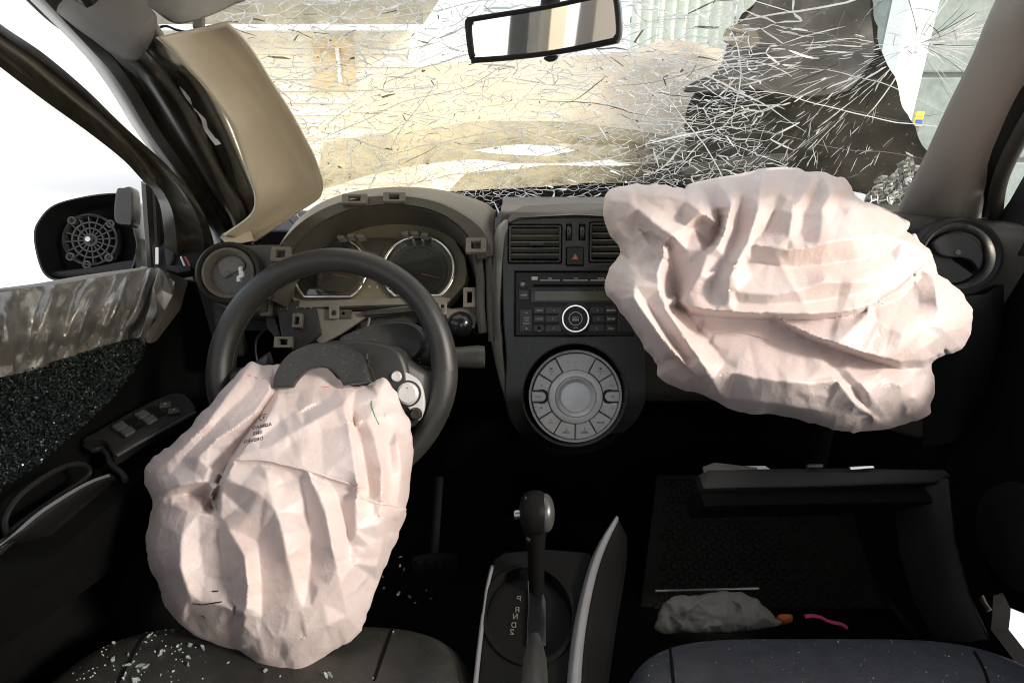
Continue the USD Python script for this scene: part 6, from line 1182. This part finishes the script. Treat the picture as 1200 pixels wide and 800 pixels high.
def specks(name, S_, n, box_, r0, r1, mat, label):
    VV, FF = [], []; o4 = trimesh.creation.icosahedron()
    while len(VV) < n:
        u, v = rng.uniform(box_[0], box_[2]), rng.uniform(box_[1], box_[3]); q = on_seat(*S_, u, v)
        if q is None: n -= 1; continue
        FF.append(o4.faces + 12 * len(VV)); VV.append(o4.vertices * rng.uniform(r0, r1) + q + [0, 0, .0004])
    solo(name, trimesh.Trimesh(np.vstack(VV), np.vstack(FF), process=False), mat, label, "glass dust", smooth=False, kind="stuff")
specks("glass_dust", SL, 150, (80, 705, 260, 800), .0003, .0010, "lettering", "fine glass specks over the brown leather seat")
specks("glass_dust", SR, 150, (720, 730, 1190, 800), .0003, .0008, "lettering", "fine pale specks over the blue-black seat")

# ---------------- console between the seats
zc = .605
KFm = Fr(PZ(620, 715, zc), nrm((0, -.10, 1)), (0, 1, 0))
co = Thing("centre_console", "black centre console with shifter gate and satin silver edges", "console", PZ(620, 715, .3))
cpx = [(575, 670), (578, 655), (590, 646), (640, 642), (690, 646), (698, 655), (684, 690), (674, 740), (668, 800), (664, 900), (548, 900), (556, 800), (566, 720)]
gate = circ(KFm, 620, 716, 50, 44, 1.25)
co.part("top_panel", KFm.mesh(slab(poly(KFm.ps(cpx), [gate]), .02, .004, -.02)), "console_plastic")
co.part("side_wall", KFm.mesh(slab(poly(KFm.ps(cpx)).buffer(-.004), .30, 0, -.33)), "deep_black", smooth=False)
co.part("gate_rim", KFm.mesh(slab(poly(circ(KFm, 620, 716, 56, 44, 1.22), [circ(KFm, 620, 716, 49.5, 44, 1.25)]), .004, .0015, -.0005)), "console_plastic")
co.part("gate_plate", KFm.mesh(slab(poly(circ(KFm, 620, 716, 49, 44, 1.25)), .004, 0, -.014)), "console_plastic", smooth=False)
co.part("gate_slot", KFm.mesh(slab(poly(KFm.ps([(618, 676), (632, 676), (640, 700), (640, 752), (617, 752), (619, 700)])), .003, .0008, -.0095)), "gloss_black")
gfl = KFm.lift(-.0095)
for t, u, v in (("P", 608, 701), ("R", 606, 714), ("N", 604, 722), ("D", 602, 732), ("2", 600, 740), ("1", 628, 730)):
    m = mirror_text(t, .0075 if t != "1" else .005, .0004, True); c_ = gfl.p(u, v); m.apply_translation([c_[0], c_[1], .0003]); co.part("lettering", gfl.mesh(m), "bracket_plastic", smooth=False)
def edge_strip(l, r_, zl, mat, hgt, label):
    A, B = smooth_open(l, 8), smooth_open(r_, 8); G = []
    for i in range(len(A)):
        a_, b_ = KFm.p(*A[i]), KFm.p(*B[i]); G.append([KFm.w(a_ * (1 - t) + b_ * t, zl + hgt * math.sin(math.pi * t) ** .8)[0] for t in np.linspace(0, 1, 9)])
    co.part("edge_trim", grid_mesh(np.array(G), .002), mat, smooth=True, label=label)
edge_strip([(722, 610), (708, 630), (695, 655), (684, 690), (673, 740), (666, 800), (662, 880)], [(723, 611), (712, 634), (702, 660), (693, 694), (684, 744), (679, 800), (676, 880)], .003, "console_trim", .006, "wide satin silver edge curving down the right of the console")
edge_strip([(576, 664), (570, 690), (564, 730), (557, 790), (550, 860)], [(577.8, 664), (572, 690), (566.5, 730), (560, 790), (553.5, 860)], .001, "console_trim", .0008, "thin satin silver edge down the left of the console")
side_l = smooth_open([(723, 611), (712, 634), (702, 660), (693, 694), (684, 744), (679, 800), (676, 880)], 6); side_r = smooth_open([(734, 612), (734, 640), (730, 670), (724, 705), (717, 750), (711, 800), (708, 880)], 6)
co.part("side_panel", grid_mesh(np.array([[KFm.w(KFm.p(*l), .002)[0] * (1 - t) + (KFm.w(KFm.p(*r_), -.03)[0]) * t for t in np.linspace(0, 1, 6)] for l, r_ in zip(side_l, side_r)]), .004), "console_plastic", smooth=True)
# shifter
gs = Thing("gear_lever", "black gear lever with silver thumb button standing in the console gate", "gear lever", PZ(628, 690, zc - .01))
kc_ = PD(627, 600, .735); b0 = PZ(629, 695, zc - .01)
gs.part("lever", tube(np.array([b0, b0 * .5 + kc_ * .5 + [0, 0, 0], kc_ + [0, 0, -.02]]), [.010, .011, .016], 18), "deep_black", smooth=40)
nf = Fr(kc_, nrm((0, -.5, .86)), (0, 1, 0))
gs.part("knob", superbox((0, 0, 0), (.021, .027, .026), .85, 48, 32).apply_transform(np.array([[1, 0, 0, kc_[0]], [0, 1, 0, kc_[1]], [0, 0, 1, kc_[2]], [0, 0, 0, 1.]])), "console_plastic", smooth=True)
for s_, x in ((-1, -.0115), (1, .0125)):
    R_ = .0236; r2 = math.sqrt(max(R_ ** 2 - x ** 2, 1e-6)) * 1.1; ang = np.linspace(-.5, 2.6, 20); gs.part("knob_line", tube(np.array([kc_ + [x, -math.cos(q) * r2, math.sin(q) * r2 * .98] for q in ang]), .0009, 6), "silver_plastic")
gs.part("knob_cheek", superbox((0, 0, 0), (.0125, .0235, .0235), .9, 40, 28).apply_translation(kc_ + [.0125, -.001, 0]), "cheek_metal", smooth=True, label="satin grey right cheek of the knob")
gs.part("thumb_button", tube(np.array([kc_ + [-.014, -.004, .001], kc_ + [-.026, -.006, .001], kc_ + [-.0275, -.006, .001]]), [.0058, .0058, .0048], 18), "steel", smooth=40)
gs.part("knob_tip", trimesh.creation.icosphere(2, .004).apply_translation(kc_ + [-.008, -.012, -.032]), "stack_plastic", smooth=True)
# hand brake
h0, h1 = PD(627, 756, .60), PD(626, 900, .46)
hb = Thing("hand_brake", "black hand brake lever with push button pointing at the gear gate", "hand brake", np.minimum(h0, h1))
pth_ = np.array([h0 * (1 - t) + h1 * t for t in np.linspace(0, 1, 8)])
hb.part("grip", tube(pth_, [.0085, .0118, .0125, .0128, .013, .0132, .0132, .013], 24), "stack_plastic", smooth=40)
hb.part("button", tube(np.array([h0 + (h0 - h1) * .10, h0 + (h0 - h1) * .07, h0]), [.0052, .0066, .0068], 18), "stack_plastic", smooth=40)
hb.part("crease", tube(pth_[1:] + [0.0, -.005, .0118], .0012, 6), "dark_plastic")

# ---------------- passenger footwell
FMF = Fr(PY(900, 630, 1.06), nrm((0, -.62, .78)), (0, 1, 0))
fm = Thing("floor_mat", "black rubber floor mat with round studs in the right footwell", "floor mat", FMF.o)
fm.part("mat", FMF.mesh(slab(poly(FMF.ps([(770, 556), (1030, 556), (1040, 620), (1052, 720), (1060, 790), (740, 790), (752, 700), (762, 620)])), .006, .002, -.006)), "rubber")
k_ = 0; stud = lathe([(.0001, .0022), (.0062, .0020), (.0074, .0004), (.0080, 0), (.0092, 0.0012), (.0098, 0)], 14)
pitch = .0245
o_ = FMF.p(900, 640)
pgm = poly(FMF.ps([(780, 562), (1020, 562), (1030, 640), (1036, 712), (770, 712), (775, 640)]))
for j in range(-18, 19):
    for i in range(-20, 21):
        q = o_ + np.array([(i + .5 * (j % 2)) * pitch, j * pitch * .866])
        if pgm.contains(sg.Point(q)) and k_ < 295:
            k_ += 1; fm.part("stud", FMF.mesh(stud.copy().apply_translation([q[0], q[1], .0001])), "rubber", smooth=30)
# glove box lid hanging open
GB = Fr(PD(965, 560, .86), nrm(-FW + UP * .55), UP)
gb = Thing("glove_box_lid", "black glove box lid hanging open under the passenger airbag", "glove box", PD(965, 600, .9))
gb.part("lid_edge", GB.mesh(slab(poly(GB.ps([(818, 556), (830, 549), (985, 547), (1108, 549), (1117, 557), (1100, 566), (985, 570), (824, 573)])), .02, .006, -.02)), "black_plastic")
gb.part("lid_back", GB.lift(-.10).mesh(slab(poly(GB.ps([(824, 570), (1100, 562), (1110, 585), (830, 590)])), .08, .006)), "deep_black")
gb.part("side_wall", grid_mesh(np.array([[PD(u, v, d_) for u, v, d_ in r_] for r_ in ([(1050, 566, .92), (1085, 562, .88), (1112, 560, .86)], [(1058, 640, .92), (1098, 640, .87), (1120, 630, .85)], [(1075, 700, .90), (1110, 700, .86), (1135, 690, .84)], [(1100, 750, .86), (1140, 752, .82), (1160, 748, .80)])]), .01), "black_plastic", smooth=True)
gb.part("hinge_slot", GB.lift(.002).mesh(slab(poly(GB.ps([(944, 545), (962, 545), (962, 549), (944, 549)])), .006, .001)), "stack_plastic")
gb.part("striker", GB.lift(.004).mesh(slab(poly(GB.ps([(992, 548), (1020, 547), (1022, 550), (994, 552)])), .004, .001)), "steel")
solo("paper_booklet", GB.lift(-.006).mesh(slab(poly(GB.ps([(824, 546), (838, 541), (888, 547), (890, 555), (826, 557)])), .004, .0008)), "brown_leather", "dark booklet lying in the open glove box", "booklet")
solo("white_sheet", GB.lift(-.03).mesh(slab(poly(GB.ps([(846, 540), (905, 539), (912, 543), (850, 543)])), .0006)), "paper_label", "thin white paper sheet behind the booklet in the glove box", "paper")
# rag, ribbon, bits and rod
rg = [(768, 730), (774, 712), (786, 699), (812, 698), (836, 692), (862, 692), (884, 700), (896, 712), (908, 722), (915, 730), (880, 740), (820, 742), (775, 740)]
rg_l = [[(800, 738, 20), (806, 715, 26), (826, 699, 18), (848, 693, 6)], [(780, 705, 10), (800, 706, 18), (822, 712, 16)], [(830, 738, 14), (832, 716, 12), (845, 702, 10)], [(846, 738, 16), (848, 722, 24), (852, 706, 20), (866, 696, 8)], [(862, 738, 10), (860, 724, 8), (866, 712, 8)], [(876, 738, 18), (872, 722, 22), (868, 708, 18)], [(884, 704, 8), (890, 716, 18), (902, 726, 10)], [(880, 712, 6), (888, 728, 6)], [(775, 728, 8), (790, 718, 16), (806, 722, 14)]]
mr, _ = cloth_bag(Fr(PD(840, 716, .86), nrm(-FW + UP * .6), UP), rg, [], .006, 5, 1.6, 12, .04, .2, creases=24, crease_dir=.6, lines=rg_l)
solo("cleaning_rag", mr, "rag_cloth", "crumpled grey cloth rag on the floor behind the right seat edge", "rag", smooth=True)
solo("metal_rod", tube(np.array([PD(768, 692, .92), PD(889, 689, .92)]), .0022, 10), "steel", "thin grey metal rod lying above the rag", "rod")
pr_ = np.array([PD(u, v, .88) for u, v in smooth_open([(943, 722), (952, 721), (962, 723), (972, 728), (986, 731), (992, 735)], 5)])
solo("pink_ribbon", tube(pr_, .0035, 8, flat=((0, 0, 1), .6)), "pink_cloth", "bright pink ribbon strip on the right footwell floor", "ribbon")
og, _ = cloth_bag(VF(921, 724, .88), [(910, 722), (916, 719), (928, 720), (928, 728), (918, 732), (910, 730)], [], .008, 4, 2.0, 4, .05, .05)
solo("orange_scrap", og, "orange_cloth", "small orange cloth scrap between the rag and the pink ribbon", "scrap", smooth=True)
# brake pedal and bits in the driver's footwell
pd_ = Thing("brake_pedal", "black ribbed brake pedal in the dark left footwell", "pedal", PD(505, 660, 1.0))
PFm = VF(506, 662, 1.0, 10)
pd_.part("pad", PFm.mesh(slab(poly(smooth_closed(PFm.ps([(488, 650), (530, 648), (536, 660), (530, 676), (492, 678), (484, 664)]), 4)), .012, .004)), "deep_black")
for k in range(8): 
    c_ = PFm.p(492 + (k % 4) * 11, 657 + (k // 4) * 11); pd_.part("stud", PFm.lift(.011).mesh(lathe([(.0001, .0035), (.0045, .003), (.006, 0)], 14).apply_translation([c_[0], c_[1], 0])), "deep_black", smooth=30)
pd_.part("arm", tube(np.array([PD(508, 655, 1.01), PD(512, 600, 1.06), PD(515, 560, 1.1)]), .008, 10), "deep_black")
gc = None
for i, (u, v) in enumerate(((470, 652), (468, 662), (474, 668), (480, 700), (486, 706), (450, 690), (500, 692), (505, 700), (449, 676), (466, 694))):
    q = PD(u, v, .92); pth = path_for("/World", "floor_glass_chip"); x = UsdGeom.Xform.Define(stage, pth); x.AddTranslateOp().Set(Gf.Vec3d(*q.tolist())); x.AddRotateXYZOp().Set(Gf.Vec3f(*rng.uniform(0, 360, 3).tolist())); s = rng.uniform(.35, .8); x.AddScaleOp().Set(Gf.Vec3f(s, s, s * .7))
    if gc is None: usdkit.mesh(stage, pth + "/shard", trimesh.convex.convex_hull(rng.normal(0, 1, (10, 3)) * [.004, .003, .002]), LOOK["crumb_glass"], smooth=False); gc = pth
    else: x.GetPrim().GetReferences().AddInternalReference(gc); x.GetPrim().SetInstanceable(True)
    data(x.GetPrim(), label="small glass chip caught between driver airbag and left footwell pedal", category="glass chip", group="glass chips near the pedal")
